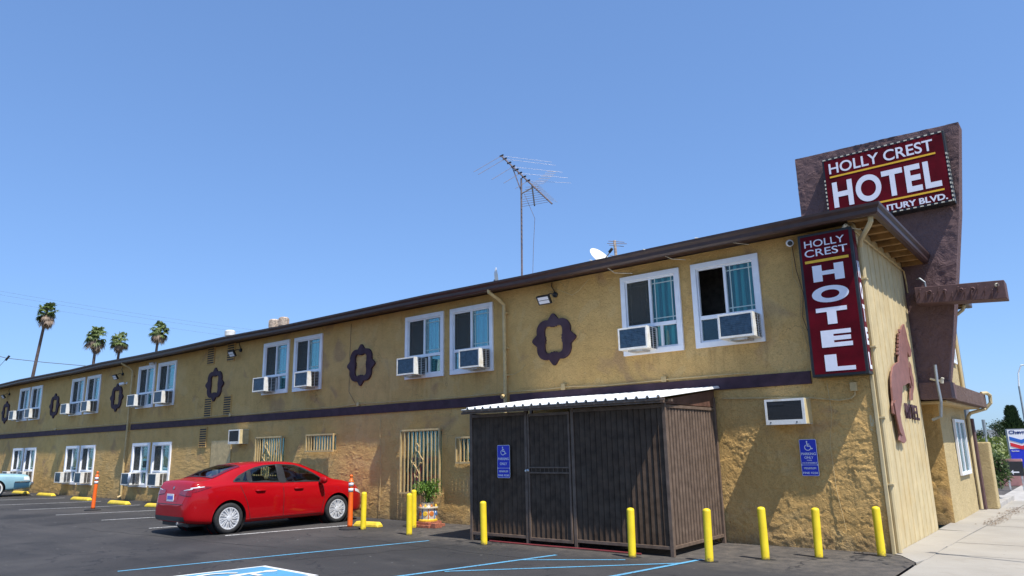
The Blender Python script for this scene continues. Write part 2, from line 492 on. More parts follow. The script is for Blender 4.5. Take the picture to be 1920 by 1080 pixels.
M['palm'] = leaf_mat('palm_frond', (.05, .085, .016), (.17, .22, .055), .2)
M['palm_dead'] = leaf_mat('dead_palm_frond', (.16, .11, .075), (.34, .25, .18), .2)
M['bark'] = simple('palm_bark', (.13, .095, .085), .9, var=.3, scale=3, bumpd=.02, bscale=8)

# ------------------------------------------------------------------ text
def text_mesh(s, w, h, depth=.004, bold=0.0, spacing=1.0):
    cu = bpy.data.curves.new('lettering', 'FONT')
    cu.body = s; cu.extrude = .02; cu.offset = bold; cu.space_character = spacing
    cu.resolution_u = 8
    ob = bpy.data.objects.new('lettering', cu); col.objects.link(ob)
    dg = bpy.context.evaluated_depsgraph_get()
    me = bpy.data.meshes.new_from_object(ob.evaluated_get(dg))
    bpy.data.objects.remove(ob); bpy.data.curves.remove(cu)
    n = len(me.vertices); a = np.empty(n*3); me.vertices.foreach_get('co', a); a = a.reshape(-1, 3)
    lo, hi = a.min(0), a.max(0)
    a[:, 0] = ((a[:, 0]-lo[0])/(hi[0]-lo[0])-.5)*w
    a[:, 1] = ((a[:, 1]-lo[1])/(hi[1]-lo[1])-.5)*h
    a[:, 2] = (a[:, 2]-lo[2])/(hi[2]-lo[2])*depth
    me.vertices.foreach_set('co', a.ravel()); me.update()
    return me
def text(s, name, cx, cy, w, h, origin, facing, mat, parent, bold=0.0, depth=.004, spacing=1.0):
    """lettering on a wall; cx, cy measured on the sign plane from origin; facing '-y', '+x' or 'z'"""
    me = text_mesh(s, w, h, depth, bold, spacing)
    me.materials.append(mat)
    o = bpy.data.objects.new(name, me); col.objects.link(o); o.parent = parent
    ox, oy, oz = origin
    if facing == '-y':
        o.location = (ox+cx, oy, oz+cy); o.rotation_euler = (R(90), 0, 0)
    elif facing == '+x':
        o.location = (ox, oy+cx, oz+cy); o.rotation_euler = (R(90), 0, R(90))
    else:
        o.location = (ox+cx, oy+cy, oz)
    return o

def stroke2d(mb, pts, w, T, lift=.0):
    """flat stroke through 2-D points; T maps (a, b, lift) to 3-D"""
    for i in range(len(pts)-1):
        a, b = Vector(pts[i]), Vector(pts[i+1])
        d = (b-a).normalized(); n = Vector((-d.y, d.x))*w/2
        e = d*w*.25
        q = [a-e-n, b+e-n, b+e+n, a-e+n]
        l = lift + (i % 5)*.0003
        mb.add([T(p.x, p.y, l) for p in q], [(0, 1, 2, 3)])
def wheelchair(mb, T, s):
    """access symbol about 1 unit tall times s"""
    c = [(.45, .92)]
    hd = [T((.36+.085*math.cos(t*.6283))*s, (.93+.085*math.sin(t*.6283))*s, 0) for t in range(10)]
    mb.add(hd, [tuple(range(10))])
    stroke2d(mb, [(.36*s, .82*s), (.39*s, .45*s), (.68*s, .45*s), (.82*s, .14*s), (.93*s, .19*s)], .10*s, T, .001)
    stroke2d(mb, [(.38*s, .66*s), (.62*s, .66*s)], .075*s, T, .003)
    arc = [((.42+.33*math.cos(a))*s, (.30+.31*math.sin(a))*s) for a in [R(t) for t in range(125, 372, 19)]]
    stroke2d(mb, arc, .075*s, T, .005)

# ================================================================== GROUND
def gz(x, y=0):
    return 0.0 if x > -10 else (-10-x)*.0042
g = MB(); g.box(-900, 900, -900, 1200, -1.2, -.35)
tag(g.build('ground', M['ground']), kind='structure')

def grid_sheet(name, xs, ys, zf, mat, kind='structure', thick=.3):
    mb = MB()
    nx, ny = len(xs), len(ys)
    vs_ = [(x, y, zf(x, y)) for y in ys for x in xs]
    fs = [(j*nx+i, j*nx+i+1, (j+1)*nx+i+1, (j+1)*nx+i) for j in range(ny-1) for i in range(nx-1)]
    mb.add(vs_, fs)
    return tag(mb.build(name, mat), kind=kind)
lot_xs = [-90, -70, -55] + [x for x in range(-45, 0, 1)] + [.42]
lot_ys = [-30, -20, -14, -10, -8, -6, -4, -3, -2, -1, -.75]
lot = grid_sheet('parking_lot', lot_xs, lot_ys, gz, M['asphalt'])
apron = MB()
xs2 = [-90, -70, -55] + list(range(-45, 1, 1))
vs_ = [(x, y, gz(x)) for y in (-.75, .3) for x in xs2]
n_ = len(xs2)
apron.add(vs_, [(i, i+1, n_+i+1, n_+i) for i in range(n_-1)])
apron.add([(0, -.75, 0), (.42, -.75, 0), (.12, -.17, 0), (0, -.12, 0)], [(0, 1, 2, 3)])
apron.build('asphalt_strip', M['asphalt'], lot)

def strip(name, p, q, w, mat, parent, lift=.004, seg=12):
    p, q = Vector(p), Vector(q); d = (q-p); n = Vector((-d.y, d.x)).normalized()*w/2
    mb = MB()
    vs_ = []
    for i in range(seg+1):
        c_ = p + d*i/seg
        j = .004*math.sin(i*2.7+p.x*3)
        for sg in (-1, 1):
            q_ = c_ + n*sg*(1+j*6)
            vs_.append((q_.x, q_.y, gz(q_.x)+lift))
    mb.add(vs_, [(2*i, 2*i+2, 2*i+3, 2*i+1) for i in range(seg)])
    return mb.build(name, mat, parent)
# blue accessible-bay markings
strip('painted_line', (-8.70, -7.38), (-7.29, -2.48), .065, M['line_blue'], lot)
strip('painted_line', (-4.98, -5.85), (-4.22, -2.73), .075, M['line_blue'], lot, .0045)
strip('painted_line', (-4.42, -3.45), (-3.06, -2.60), .055, M['line_blue'], lot, .0055)
strip('painted_line', (-4.62, -4.80), (-2.20, -2.42), .058, M['line_blue'], lot, .0052)
strip('painted_line', (-2.62, -4.60), (-2.14, -1.98), .075, M['line_blue'], lot, .0064)
# white stall lines
for p, q in [((-11.54, -4.10), (-10.85, -1.25)), ((-14.45, -4.30), (-13.75, -1.30)), ((-17.65, -4.04), (-16.55, -1.30)),
             ((-20.58, -4.08), (-19.25, -1.20)), ((-23.82, -3.99), (-22.30, -1.0)), ((-27.2, -3.9), (-25.6, -.9)),
             ((-31.0, -3.9), (-29.2, -.8)), ((-34.6, -3.8), (-32.8, -.7)), ((-38.4, -3.8), (-36.6, -.6))]:
    strip('painted_line', p, q, .09, M['line_white'], lot)
# access symbol square on the asphalt
ex = Vector((1.0, -.055)).normalized(); ey = Vector((.215, .977)).normalized(); o2 = Vector((-7.28, -5.88))
def bayP(a, b, l): 
    p = o2 + ex*a - ey*(1.42-b)
    return (p.x, p.y, gz(p.x)+.004+l)
mb = MB(); mb.add([bayP(a, b, 0) for a, b in ((0, 0), (1.42, 0), (1.42, 1.42), (0, 1.42))], [(0, 1, 2, 3)])
mb.build('access_square_border', M['ada_white'], lot)
mb = MB(); mb.add([bayP(a, b, .004) for a, b in ((.09, .09), (1.33, .09), (1.33, 1.33), (.09, 1.33))], [(0, 1, 2, 3)])
mb.build('access_square', M['ada_blue'], lot)
mb = MB(); wheelchair(mb, lambda a, b, l: bayP(.2+a*1.0, .16+b*1.0, .008+l), 1.1)
mb.build('access_symbol', M['ada_white'], lot)

for p, q, sd in (((-9.5, -2.9), (-4.2, -3.3), 1), ((-16.0, -5.2), (-9.0, -4.6), 2), ((-7.4, -5.3), (-6.4, -2.6), 3)):
    mb = MB(); vv = []; k = 40
    for i in range(k+1):
        x = p[0]+(q[0]-p[0])*i/k; y = p[1]+(q[1]-p[1])*i/k
        o_ = .16*mnoise.noise(Vector((i*.23, sd*9.1, 0)))+.03*mnoise.noise(Vector((i*1.1, sd*3.3, 5))); w_ = .010+.008*abs(mnoise.noise(Vector((i*.7, sd, 2))))
        if abs(q[0]-p[0]) > abs(q[1]-p[1]): vv += [(x, y+o_-w_, gz(x)+.0026), (x, y+o_+w_, gz(x)+.0026)]
        else: vv += [(x+o_+w_, y, gz(x)+.0026), (x+o_-w_, y, gz(x)+.0026)]
    mb.add(vv, [(2*i, 2*i+2, 2*i+3, 2*i+1) for i in range(k)]); mb.build('tar_seam', M['rubber'], lot)
# sidewalk: slabs with recessed joints
side_base = MB(); side_base.box(0.0, 3.9, -.75, 60, -.3, -.03); side_base.box(.42, 3.9, -30, -.75, -.3, -.03)
sidewalk = tag(side_base.build('sidewalk', M['kerb']), kind='structure')
def slab(poly, z=0.0, zf=None):
    mb = MB()
    n = len(poly)
    top = [(p[0], p[1], zf(*p) if zf else z) for p in poly]
    bot = [(p[0], p[1], -.05) for p in poly]
    mb.add(bot+top, [tuple(range(n, 2*n))] + [(i, (i+1) % n, (i+1) % n+n, i+n) for i in range(n)])
    return mb.build('concrete_slab', M['concrete'], sidewalk)
slab([(.135, -.17), (.43, -.75), (.50, -.32), (.50, 1.2), (.02, 1.2), (.02, -.05)], .008)
slab([(.02, 1.22), (.52, 1.22), (.58, 3.6), (.02, 3.6)], .006)
slab([(.02, 3.62), (.58, 3.62), (.66, 5.6), (.02, 5.6)], .006, lambda x, y: .004+.03*max(0, (.5-x)))
slab([(.02, 5.62), (.66, 5.62), (.74, 8.0), (.02, 8.0)], .006)
slab([(.02, 8.02), (.74, 8.02), (.86, 12.0), (.02, 12.0)], .006)
ys_ = [-30] + [-28+1.5*i for i in range(0, 19)] + [.35+1.5*i for i in range(0, 26)]
ys_ = sorted(set(round(y, 3) for y in ys_ if y < 34))
def jx(y): return .46 + max(0, y)*.036 + (.0 if y > -.3 else 0)
for a, b in zip(ys_[:-1], ys_[1:]):
    if b-a < .3: continue
    for x0, x1 in (('j', 2.1), (2.115, 3.75)):
        xa, xb = (jx(a)+.012, jx(b)+.012) if x0 == 'j' else (x0, x0)
        slab([(xa, a+.007), (x1, a+.007), (x1, b-.007), (xb, b-.007)], .0+rnd.uniform(-.003, .004))
kb = MB(); kb.box(3.76, 3.90, -30, 60, -.3, .004)
kb.build('kerb_stone', M['kerb'], sidewalk)
mb = MB(); mb.add([(3.9, -200, -.13), (22, -200, -.13), (22, 400, -.13), (3.9, 400, -.13)], [(0, 1, 2, 3)])
tag(mb.build('boulevard', M['asphalt']), kind='structure')
mb = MB(); mb.box(22, 22.15, -200, 400, -.3, 0); mb.box(22.15, 26, -200, 400, -.3, -.005)
tag(mb.build('far_sidewalk', M['kerb']), kind='structure')
# side street beyond the building
mb = MB(); mb.add([(-60, 14.5, -.055), (3.88, 14.5, -.055), (3.88, 24.5, -.055), (-60, 24.5, -.055)], [(0, 1, 2, 3)])
tag(mb.build('side_street', M['asphalt']), kind='structure')
mb = MB(); mb.add([(-60, 24.5, -.04), (3.88, 24.5, -.04), (3.88, 60, -.04), (-60, 60, -.04)], [(0, 1, 2, 3)])
tag(mb.build('planted_verge', simple('dry_verge', (.30, .26, .10), .95, var=.3, scale=1.2)), kind='structure')
mb = MB(); mb.box(-60, 3.5, 24.2, 24.5, -.2, .07)
tag(mb.build('kerb', M['kerb']), kind='structure')
mb = MB(); mb.box(-.9, .45, 9.4, 12.8, -.2, .10)
tag(mb.build('planter_kerb', M['kerb']), kind='structure')

# ================================================================== BUILDING
LOTX0 = -42.6; ZT = 5.14
B = empty('hotel_building', (0, 0, 0), 0, 'long two storey tan stucco motel block with a plum brown band between its floors', 'building')

pairs_up = [(-38.30, -36.72), (-31.90, -30.30), (-25.55, -23.96), (-17.08, -15.48), (-10.69, -9.12), (-4.39, -2.87)]
W1 = 1.35
widths = {}
win_up = []
for i, (a, b) in enumerate(pairs_up):
    w = 1.28 if i == 5 else 1.35
    win_up += [(a, w, i, 0), (b, w, i, 1)]
pairs_lo = [(-38.20, -36.62), (-31.75, -30.18), (-25.48, -23.88)]
win_lo = []
for i, (a, b) in enumerate(pairs_lo):
    win_lo += [(a, 1.38, i, 0), (b, 1.38, i, 1)]
UZ0, UZ1 = 3.36, 4.94
LZ0, LZ1 = .53, 2.09
holes = [(x+.06, x+w-.06, UZ0+.06, UZ1-.06) for x, w, *_ in win_up] + [(x+.06, x+w-.06, LZ0+.06, LZ1-.06) for x, w, *_ in win_lo]
grilles = [(-17.06, -15.72, .95, 2.11), (-14.54, -13.35, 1.65, 2.12), (-10.68, -9.36, .63, 2.13), (-8.82, -7.75, 1.33, 1.92)]
holes += [(a+.05, b-.05, c_+.05, d-.05) for a, b, c_, d in grilles]

def breaks(lo, hi, stepf, edges):
    pts = []
    x = lo
    while x < hi:
        pts.append(x); x += stepf(x)
    pts.append(hi)
    e = sorted(set(edges))
    keep = [p for p in pts if all(abs(p-q) > stepf(p)*.45 for q in e)] + e
    return np.array(sorted(set(round(k, 4) for k in keep if lo <= k <= hi)))
xe = [v for h in holes for v in h[:2]]; ze = [v for h in holes for v in h[2:]]
wx = breaks(LOTX0, 0.0, lambda x: .0155 if x > -3.0 else (.04 if x > -13 else .09), xe+[0.0])
wz = breaks(-.05, ZT, lambda z: .0155 if z < 2.7 else .028, ze)

# numpy value noise
rs = np.random.RandomState(3)
_tab = rs.rand(256, 256)
def vnoise(x, y):
    xi = np.floor(x).astype(int); yi = np.floor(y).astype(int)
    fx = x-xi; fy = y-yi
    fx = fx*fx*(3-2*fx); fy = fy*fy*(3-2*fy)
    a = _tab[xi % 256, yi % 256]; b = _tab[(xi+1) % 256, yi % 256]
    c_ = _tab[xi % 256, (yi+1) % 256]; d = _tab[(xi+1) % 256, (yi+1) % 256]
    return (a*(1-fx)+b*fx)*(1-fy)+(c_*(1-fx)+d*fx)*fy
def fbm(x, y, o=4):
    s = 0; a = .5; t = 0
    for _ in range(o):
        s = s + a*vnoise(x, y); t += a; a *= .5; x = x*2.03+17.1; y = y*2.01+9.7
    return s/t
def relief(X, Z, amp):
    wx_ = X*1.0 + .35*(fbm(X*1.7+5, Z*1.7, 3)-.5); wz_ = Z + .35*(fbm(X*1.7+40, Z*1.7+11, 3)-.5)
    n1 = fbm(wx_*4.3, wz_*4.9, 3); n2 = fbm(wx_*8.3+31, wz_*7.0+7, 3); n3 = fbm(wx_*13+60, wz_*14+5, 2)
    mask = np.clip((fbm(X*1.1+55, Z*1.3+2, 3)-.40)*6, 0, 1)
    r1 = np.exp(-((n1-.50)/.012)**2); r2 = np.exp(-((n2-.46)/.016)**2); r3 = np.exp(-((n3-.55)/.03)**2)
    ter = np.clip((n1-.50)*30, 0, 1)*.35 + np.clip((n2-.54)*26, 0, 1)*.30        # overlapping trowel passes
    dab = np.clip((fbm(wx_*17+90, wz_*14+31, 3)-.56)*14, 0, 1)*.45
    coarse = fbm(X*.8+3, Z*.9+8, 2)-.5
    return amp*(ter + (r1*.45 + r2*.45 + r3*.25 + dab)*(.25+.75*mask) + coarse*.5) + amp*.16*fbm(X*26, Z*26, 2)
X, Z = np.meshgrid(wx, wz)
amp = np.clip(.012+(X+3.5)*.0025, .010, .018) * np.clip(1.25-Z*.16, .55, 1.1)
amp = amp*np.clip((5.14-Z)/.2, 0, 1)*np.clip((-X)/.06, 0, 1)
H = relief(X, Z, amp)
# keep a flat margin around the openings
for a, b, c_, d in holes:
    dd = np.maximum(np.maximum(a-X, X-b), np.maximum(c_-Z, Z-d))
    H = H*np.clip((dd-.03)/.08, .15, 1)
# ground-line height follows the lot
Yw = -H
nx, nz = len(wx), len(wz)
V = np.stack([X, Yw, Z], -1).reshape(-1, 3)
cx_ = (wx[:-1]+wx[1:])/2; cz_ = (wz[:-1]+wz[1:])/2
CX, CZ = np.meshgrid(cx_, cz_)
keep = np.ones(CX.shape, bool)
for a, b, c_, d in holes:
    keep &= ~((CX > a) & (CX < b) & (CZ > c_) & (CZ < d))
jj, ii = np.nonzero(keep)
F = np.stack([jj*nx+ii, jj*nx+ii+1, (jj+1)*nx+ii+1, (jj+1)*nx+ii], 1)
def np_mesh(name, V, F, mat, parent, smooth=True):
    me = bpy.data.meshes.new(name)
    me.vertices.add(len(V)); me.vertices.foreach_set('co', V.astype(np.float32).ravel())
    k = F.shape[1]
    me.loops.add(F.size); me.loops.foreach_set('vertex_index', F.astype(np.int32).ravel())
    me.polygons.add(len(F)); me.polygons.foreach_set('loop_start', np.arange(0, F.size, k, dtype=np.int32))
    me.polygons.foreach_set('loop_total', np.full(len(F), k, np.int32))
    me.polygons.foreach_set('use_smooth', np.ones(len(F), bool))
    me.materials.append(mat); me.update(calc_edges=True); me.validate()
    o = bpy.data.objects.new(name, me); col.objects.link(o)
    if parent: o.parent = parent
    return o
np_mesh('wall', V, F, M['stucco'], B)
# other walls, interior partitions and floor slabs
mb = MB()
mb.box(LOTX0-.12, LOTX0, 0, 9.0, -.05, ZT)
mb.box(LOTX0, -1.0, 8.9, 9.0, -.05, ZT)
mb.build('wall', M['stucco'], B)
mb = MB()
mb.box(LOTX0+.1, -.12, .9, .95, 0, ZT-.05)
mb.box(LOTX0+.1, -.12, .06, .9, 2.68, 2.76)
for x in (-34.4, -27.6, -20.5, -13.6, -7.2): mb.box(x, x+.08, .06, .9, 0, ZT-.05)
mb.build('partition', M['dark'], B)
# storey band
for a, b in ((LOTX0, -33.0), (-33.0, -26.02), (-25.78, -18.9), (-18.9, -7.46), (-7.30, -.9)):
    mb = MB(); mb.box(a+.003, b-.003, -.045, .02, 2.585, 2.795)
    mb.build('storey_band', M['band'], B, bevel=.006)
# roof, soffit, gutters
mb = MB(); mb.box(LOTX0-.4, .40, -.40, 9.4, ZT+.095, ZT+.125)
mb.build('roof', M['roofing'], B)
mb = MB(); mb.box(LOTX0, .0, -.40, .0, ZT+.02, ZT+.045)
mb.build('soffit', M['brown'], B)
def gutter_profile():
    # (offset outward, z)
    return [(0, 5.09), (.07, 5.09), (.10, 5.12), (.105, 5.18), (.14, 5.225), (.145, 5.265), (.13, 5.265), (.125, 5.235), (.09, 5.19), (.085, 5.13), (.02, 5.11), (.02, 5.265), (0, 5.265)]
prof = gutter_profile()
mb = MB()
segs = []
x = LOTX0-.4
while x < .40:
    segs.append((x, min(x+3.05, .40))); x += 3.05
for i, (a, b) in enumerate(segs):
    mb = MB()
    dz = .012*math.sin(a*1.3)+.010*math.cos(a*.7)
    last = b >= .399
    poly = [(-.41-o_, z_) for o_, z_ in prof]
    n = len(poly)
    va = [(a, p[0], p[1]+dz) for p in poly]
    dz2 = .012*math.sin(b*1.3)+.010*math.cos(b*.7) if not last else 0
    vb = [((b if not last else .40+(-.41-p[0])), p[0], p[1]+dz2) for p in poly]
    mb.add(va+vb, [(k, (k+1) % n, (k+1) % n+n, k+n) for k in range(n)])
    mb.build('gutter', M['brown'], B)
mb = MB()
n = len(prof)
va = [(.40+o_, -.41-o_, z_) for o_, z_ in prof]; vb = [(.40+o_, 4.15, z_) for o_, z_ in prof]
mb.add(va+vb, [(k, k+n, (k+1) % n+n, (k+1) % n) for k in range(n)] + [tuple(range(n, 2*n))])
mb.build('gutter', M['brown'], B)
# exposed rafters and deck on the street side
mb = MB(); mb.box(.0, .395, -.39, 4.1, ZT+.05, ZT+.09)
mb.build('roof_deck', M['wood'], B)
for k in range(9):
    y = -.30 + k*.5
    mb = MB(); mb.box(.012, .39, y-.035, y+.035, ZT-.05, ZT+.048)
    mb.build('rafter', M['wood'], B, bevel=.004)
mb = MB(); mb.tube([(.05, -.1, 4.98), (.05, 1.2, 4.97), (.05, 2.6, 4.98), (.05, 3.6, 4.98), (.05, 3.68, 4.80), (.05, 3.70, 4.55)], .014, 6)
mb.build('conduit', M['trim_tan'], B)
# street siding: panels with ribs
yb = np.linspace(.10, 3.66, 11)
for a, b in zip(yb[:-1], yb[1:]):
    mb = MB()
    poly = [(a+.002, -.02), (b-.002, -.02), (b-.002, 0)]
    w = b-a
    pr = [(a+.0004, 0), (a+.0004, .004), (a+.018, .004), (a+.024, .018), (a+.075, .018), (a+.115, .005), (b-.0004, .004), (b-.0004, 0)]
    # profile in (y, x)
    lo = [(p[1]+.005, p[0], .0) for p in pr]; hi = [(p[1]+.005, p[0], ZT-.02) for p in pr]
    n = len(pr)
    mb.add(lo+hi, [(i, (i+1) % n, (i+1) % n+n, i+n) for i in range(n)])
    mb.build('siding_panel', M['siding'], B)
mb = MB(); mb.box(-.10, .008, 0.0, 3.665, -.04, ZT+.02)
mb.build('wall', M['siding'], B)
mb = MB(); mb.box(-.02, .035, -.035, .095, -.02, ZT-.02)
mb.build('corner_board', M['siding'], B, bevel=.008)

# windows -----------------------------------------------------------
def make_window(x, z0, z1, w, side, cur, openleft, upper):
    """side: 0 the air conditioner sits bottom left, 1 bottom right"""
    f = MB()
    T = .10; y0, y1 = -.045, .02
    f.box(x, x+w, y0, y1, z1-T, z1); f.box(x, x+w, y0, y1, z0, z0+T)
    f.box(x, x+T, y0, y1, z0+T, z1-T); f.box(x+w-T, x+w, y0, y1, z0+T, z1-T)
    fr = f.build('window', M['white'], B, bevel=.005)
    ix0, ix1, iz0, iz1 = x+T, x+w-T, z0+T, z1-T
    tz = z0+.55                                     # transom
    mx_ = x+w*.50
    s = MB()
    # inner frame set back
    s.box(ix0, ix1, -.01, .05, iz1-.03, iz1-.001); s.box(ix0, ix1, -.01, .05, iz0+.001, iz0+.03)
    s.box(ix0+.001, ix0+.028, -.01, .05, iz0+.03, iz1-.03); s.box(ix1-.028, ix1-.001, -.01, .05, iz0+.03, iz1-.03)
    s.box(ix0+.028, ix1-.028, -.025, .045, tz-.035, tz+.035)
    s.box(mx_-.024, mx_+.024, -.02, .045, tz+.035, iz1-.03)
    lm = x+.84 if side == 0 else x+.46
    s.box(lm-.024, lm+.024, -.015, .045, iz0+.03, tz-.035)
    s.build('frame', M['white'], fr, bevel=.003)
    # glass panes
    p = MB(); p.box(mx_+.024, ix1-.028, .026, .030, tz+.035, iz1-.03)
    if side == 0: p.box(lm+.024, ix1-.028, .026, .030, iz0+.03, tz-.035)
    else: p.box(ix0+.028, lm-.024, .026, .030, iz0+.03, tz-.035)
    p.build('pane', M['glass'], fr)
    if not openleft:
        p = MB(); p.box(ix0+.028, mx_-.024, .034, .038, tz+.035, iz1-.03)
        p.build('pane', M['glass'], fr)
        p = MB(); p.box(ix0+.028, mx_-.024, .010, .014, tz+.035, iz1-.03)
        p.build('insect_screen', M['screen_alpha'], fr)
    # muntin grid near the glass edges
    g_ = MB()
    for a, b in (((mx_+.024, ix1-.028),) if openleft else ((mx_+.024, ix1-.028), (ix0+.028, mx_-.024))):
        for xx in (a+.07, b-.07): g_.box(xx-.010, xx+.010, .0200, .0245, tz+.035, iz1-.03)
        for zz in (tz+.12, iz1-.12): g_.box(a, b, .0195, .0240, zz-.010, zz+.010)
    g_.build('muntin', M['muntin'], fr)
    # curtain folds
    c = MB()
    n = 26
    def fold(a, b, zl, zh, yy):
        pts = [(a+(b-a)*i/n, yy+.022*math.sin(i*1.9+x)+.012*math.sin(i*.8)) for i in range(n+1)]
        vv = [(q[0], q[1], zl) for q in pts]+[(q[0], q[1], zh) for q in pts]
        c.add(vv, [(i, i+1, i+n+2, i+n+1) for i in range(n)])
    cv = abs(math.sin(x*7.3+z0)); fold(mx_-.02+.10*cv*(cv > .6), ix1-.16*(cv < .3), iz0, iz1, .085)
    c.build('curtain', cur, fr, smooth=True)
    if not openleft:
        c = MB(); fold(ix0, mx_, iz0, iz1, .22)
        c.build('curtain', M['cur_grey'], fr, smooth=True)
    return fr
m_, nt, bs = nmat('insect_screen')
tr = N(nt, 'ShaderNodeBsdfTransparent'); mx2 = N(nt, 'ShaderNodeMixShader'); mx2.inputs[0].default_value = .62
bs.inputs['Base Color'].default_value = (.075, .075, .065, 1); bs.inputs['Roughness'].default_value = .8
nt.links.new(tr.outputs[0], mx2.inputs[1]); nt.links.new(bs.outputs[0], mx2.inputs[2])
nt.links.new(mx2.outputs[0], nt.nodes['Material Output'].inputs[0])
M['screen_alpha'] = m_
M['muntin'] = simple('pale_green_muntin', (.45, .58, .55), .4, var=.05)
curt_up = ['cur_lav', 'cur_lav', 'cur_green', 'cur_teal', 'cur_teal', 'cur_teal']
for x, w, i, s in win_up:
    c = M[curt_up[i]]
    if i == 3 and s == 1: c = M['cur_green']
    make_window(x, UZ0, UZ1, w, s, c, i == 5 and s == 1, True)
for x, w, i, s in win_lo:
    make_window(x, LZ0, LZ1, w, s, M['cur_red'] if i < 2 else M['cur_grey'], False, False)

# window air conditioners -------------------------------------------
def make_ac(w=.62, h=.42, d=.40):
    r = empty('air_conditioner', (0, 0, 0))
    y = -d
    c = MB()
    c.box(0, w, y, .03, h-.012, h); c.box(0, w, y, .03, 0, .012)          # top, bottom sheets
    c.box(0, .014, y, .03, .012, h-.012)
    # right side: solid front third, louvred rear
    c.box(w-.014, w, y, y+.13, .012, h-.012)
    c.box(w-.014, w, y+.225, y+.24, .012, h-.012); c.box(w-.014, w, -.03, .03, .012, h-.012)
    # outdoor face rim
    c.box(0, .03, y-.012, y, 0, h); c.box(w-.03, w, y-.012, y, 0, h)
    c.box(.03, w-.03, y-.012, y, h-.03, h); c.box(.03, w-.03, y-.012, y, 0, .035)
    c.build('casing', M['white_dirty'], r, bevel=.003)
    k = MB(); k.box(.03, w-.03, y+.004, y+.02, .035, h-.03)
    for j in range(11):
        z = .05+j*(h-.1)/10; k.box(.03, w-.03, y-.004, y+.004, z-.0035, z+.0035)
    k.build('coil', M['coil'], r)
    l = MB(); l.box(w-.05, w-.03, y+.13, -.03, .012, h-.012)
    l.build('vent_backing', M['coil_dark'], r)
    l = MB()
    for j in range(9):
        z = .04+j*(h-.08)/8; l.box(w-.02, w-.006, y+.13, y+.225, z-.006, z+.006); l.box(w-.02, w-.006, y+.24, -.03, z-.006, z+.006)
    l.build('side_louvres', M['galv'], r)
    s_ = MB(); s_.box(w*.25, w*.75, y*.8, -.03, -.035, 0)
    s_.build('support_bracket', M['galv'], r)
    return r
ordinal = ['first', 'second', 'third', 'fourth', 'fifth', 'sixth']
acp = make_ac(); first_used = False
def put_ac(x, z, label, group):
    global first_used
    o = acp if not first_used else copy_tree(acp)
    first_used = True
    o.location = (x, -.02, z)
    tag(o, label, 'air conditioner', group)
    return o
for x, w, i, s in win_up:
    off = .14 if s == 0 else .66
    if i == 5: off = .12 if s == 0 else .62
    put_ac(x+off, 3.425, 'air conditioner in the %s window of the %s upper pair from the left' % (('left', 'right')[s], ordinal[i]), 'air conditioners in the upper windows')
for x, w, i, s in win_lo:
    put_ac(x+(.22 if s == 0 else .68), .61, 'air conditioner in the %s window of the %s ground floor pair from left' % (('left', 'right')[s], ordinal[i]), 'air conditioners in the ground floor windows')
# towel hanging over one unit
mb = MB()
for k in range(5):
    a = -24.62+k*.035
    mb.add([(a, -.445, 1.045), (a+.035, -.445, 1.05), (a+.035, -.47-.01*(k % 2), .75-.02*k), (a, -.475, .74)], [(0, 1, 2, 3)])
    mb.add([(a, -.445, 1.045), (a+.035, -.445, 1.05), (a+.035, -.2, 1.045), (a, -.2, 1.045)], [(0, 3, 2, 1)])
o = mb.build('cloth', M['white'], None, smooth=True)
sm = o.modifiers.new('s', 'SOLIDIFY'); sm.thickness = .006
tag(o, 'white cloth draped over a ground floor window air conditioner', 'cloth')

# rusty drip stains under the upper windows, lying on the stucco relief
m_, nt, bs = nmat('drip_stain')
v_ = coords(nt); sx = N(nt, 'ShaderNodeSeparateXYZ'); nt.links.new(v_, sx.inputs[0])
mr = N(nt, 'ShaderNodeMapRange'); mr.inputs['From Min'].default_value = 2.86; mr.inputs['From Max'].default_value = 3.36; nt.links.new(sx.outputs['Z'], mr.inputs['Value'])
stn = ramp(nt, noise(nt, coords(nt, (9, 9, .5)), 1.6, 6, .7), [(.48, 0), (.70, .24)])
fm = N(nt, 'ShaderNodeMath', operation='MULTIPLY'); nt.links.new(stn, fm.inputs[0]); nt.links.new(mr.outputs[0], fm.inputs[1])
tr = N(nt, 'ShaderNodeBsdfTransparent'); mx3 = N(nt, 'ShaderNodeMixShader'); nt.links.new(fm.outputs[0], mx3.inputs[0])
bs.inputs['Base Color'].default_value = (.13, .075, .038, 1); bs.inputs['Roughness'].default_value = .95
nt.links.new(tr.outputs[0], mx3.inputs[1]); nt.links.new(bs.outputs[0], mx3.inputs[2]); nt.links.new(mx3.outputs[0], nt.nodes['Material Output'].inputs[0])
for x, w, i, s_ in win_up:
    gx_ = np.linspace(x-.06, x+w+.02, 40); gz_ = np.linspace(2.86, 3.355, 18)
    JX, JZ = np.meshgrid(gx_, gz_)
    aa = np.clip(.012+(JX+3.5)*.0025, .010, .018)*np.clip(1.25-JZ*.16, .55, 1.1)
    JY = -relief(JX, JZ, aa)-.0045
    a_, b_ = len(gx_), len(gz_); jj, ii = np.nonzero(np.ones((b_-1, a_-1), bool))
    np_mesh('drip_stain', np.stack([JX, JY, JZ], -1).reshape(-1, 3), np.stack([jj*a_+ii, jj*a_+ii+1, (jj+1)*a_+ii+1, (jj+1)*a_+ii], 1), m_, B)

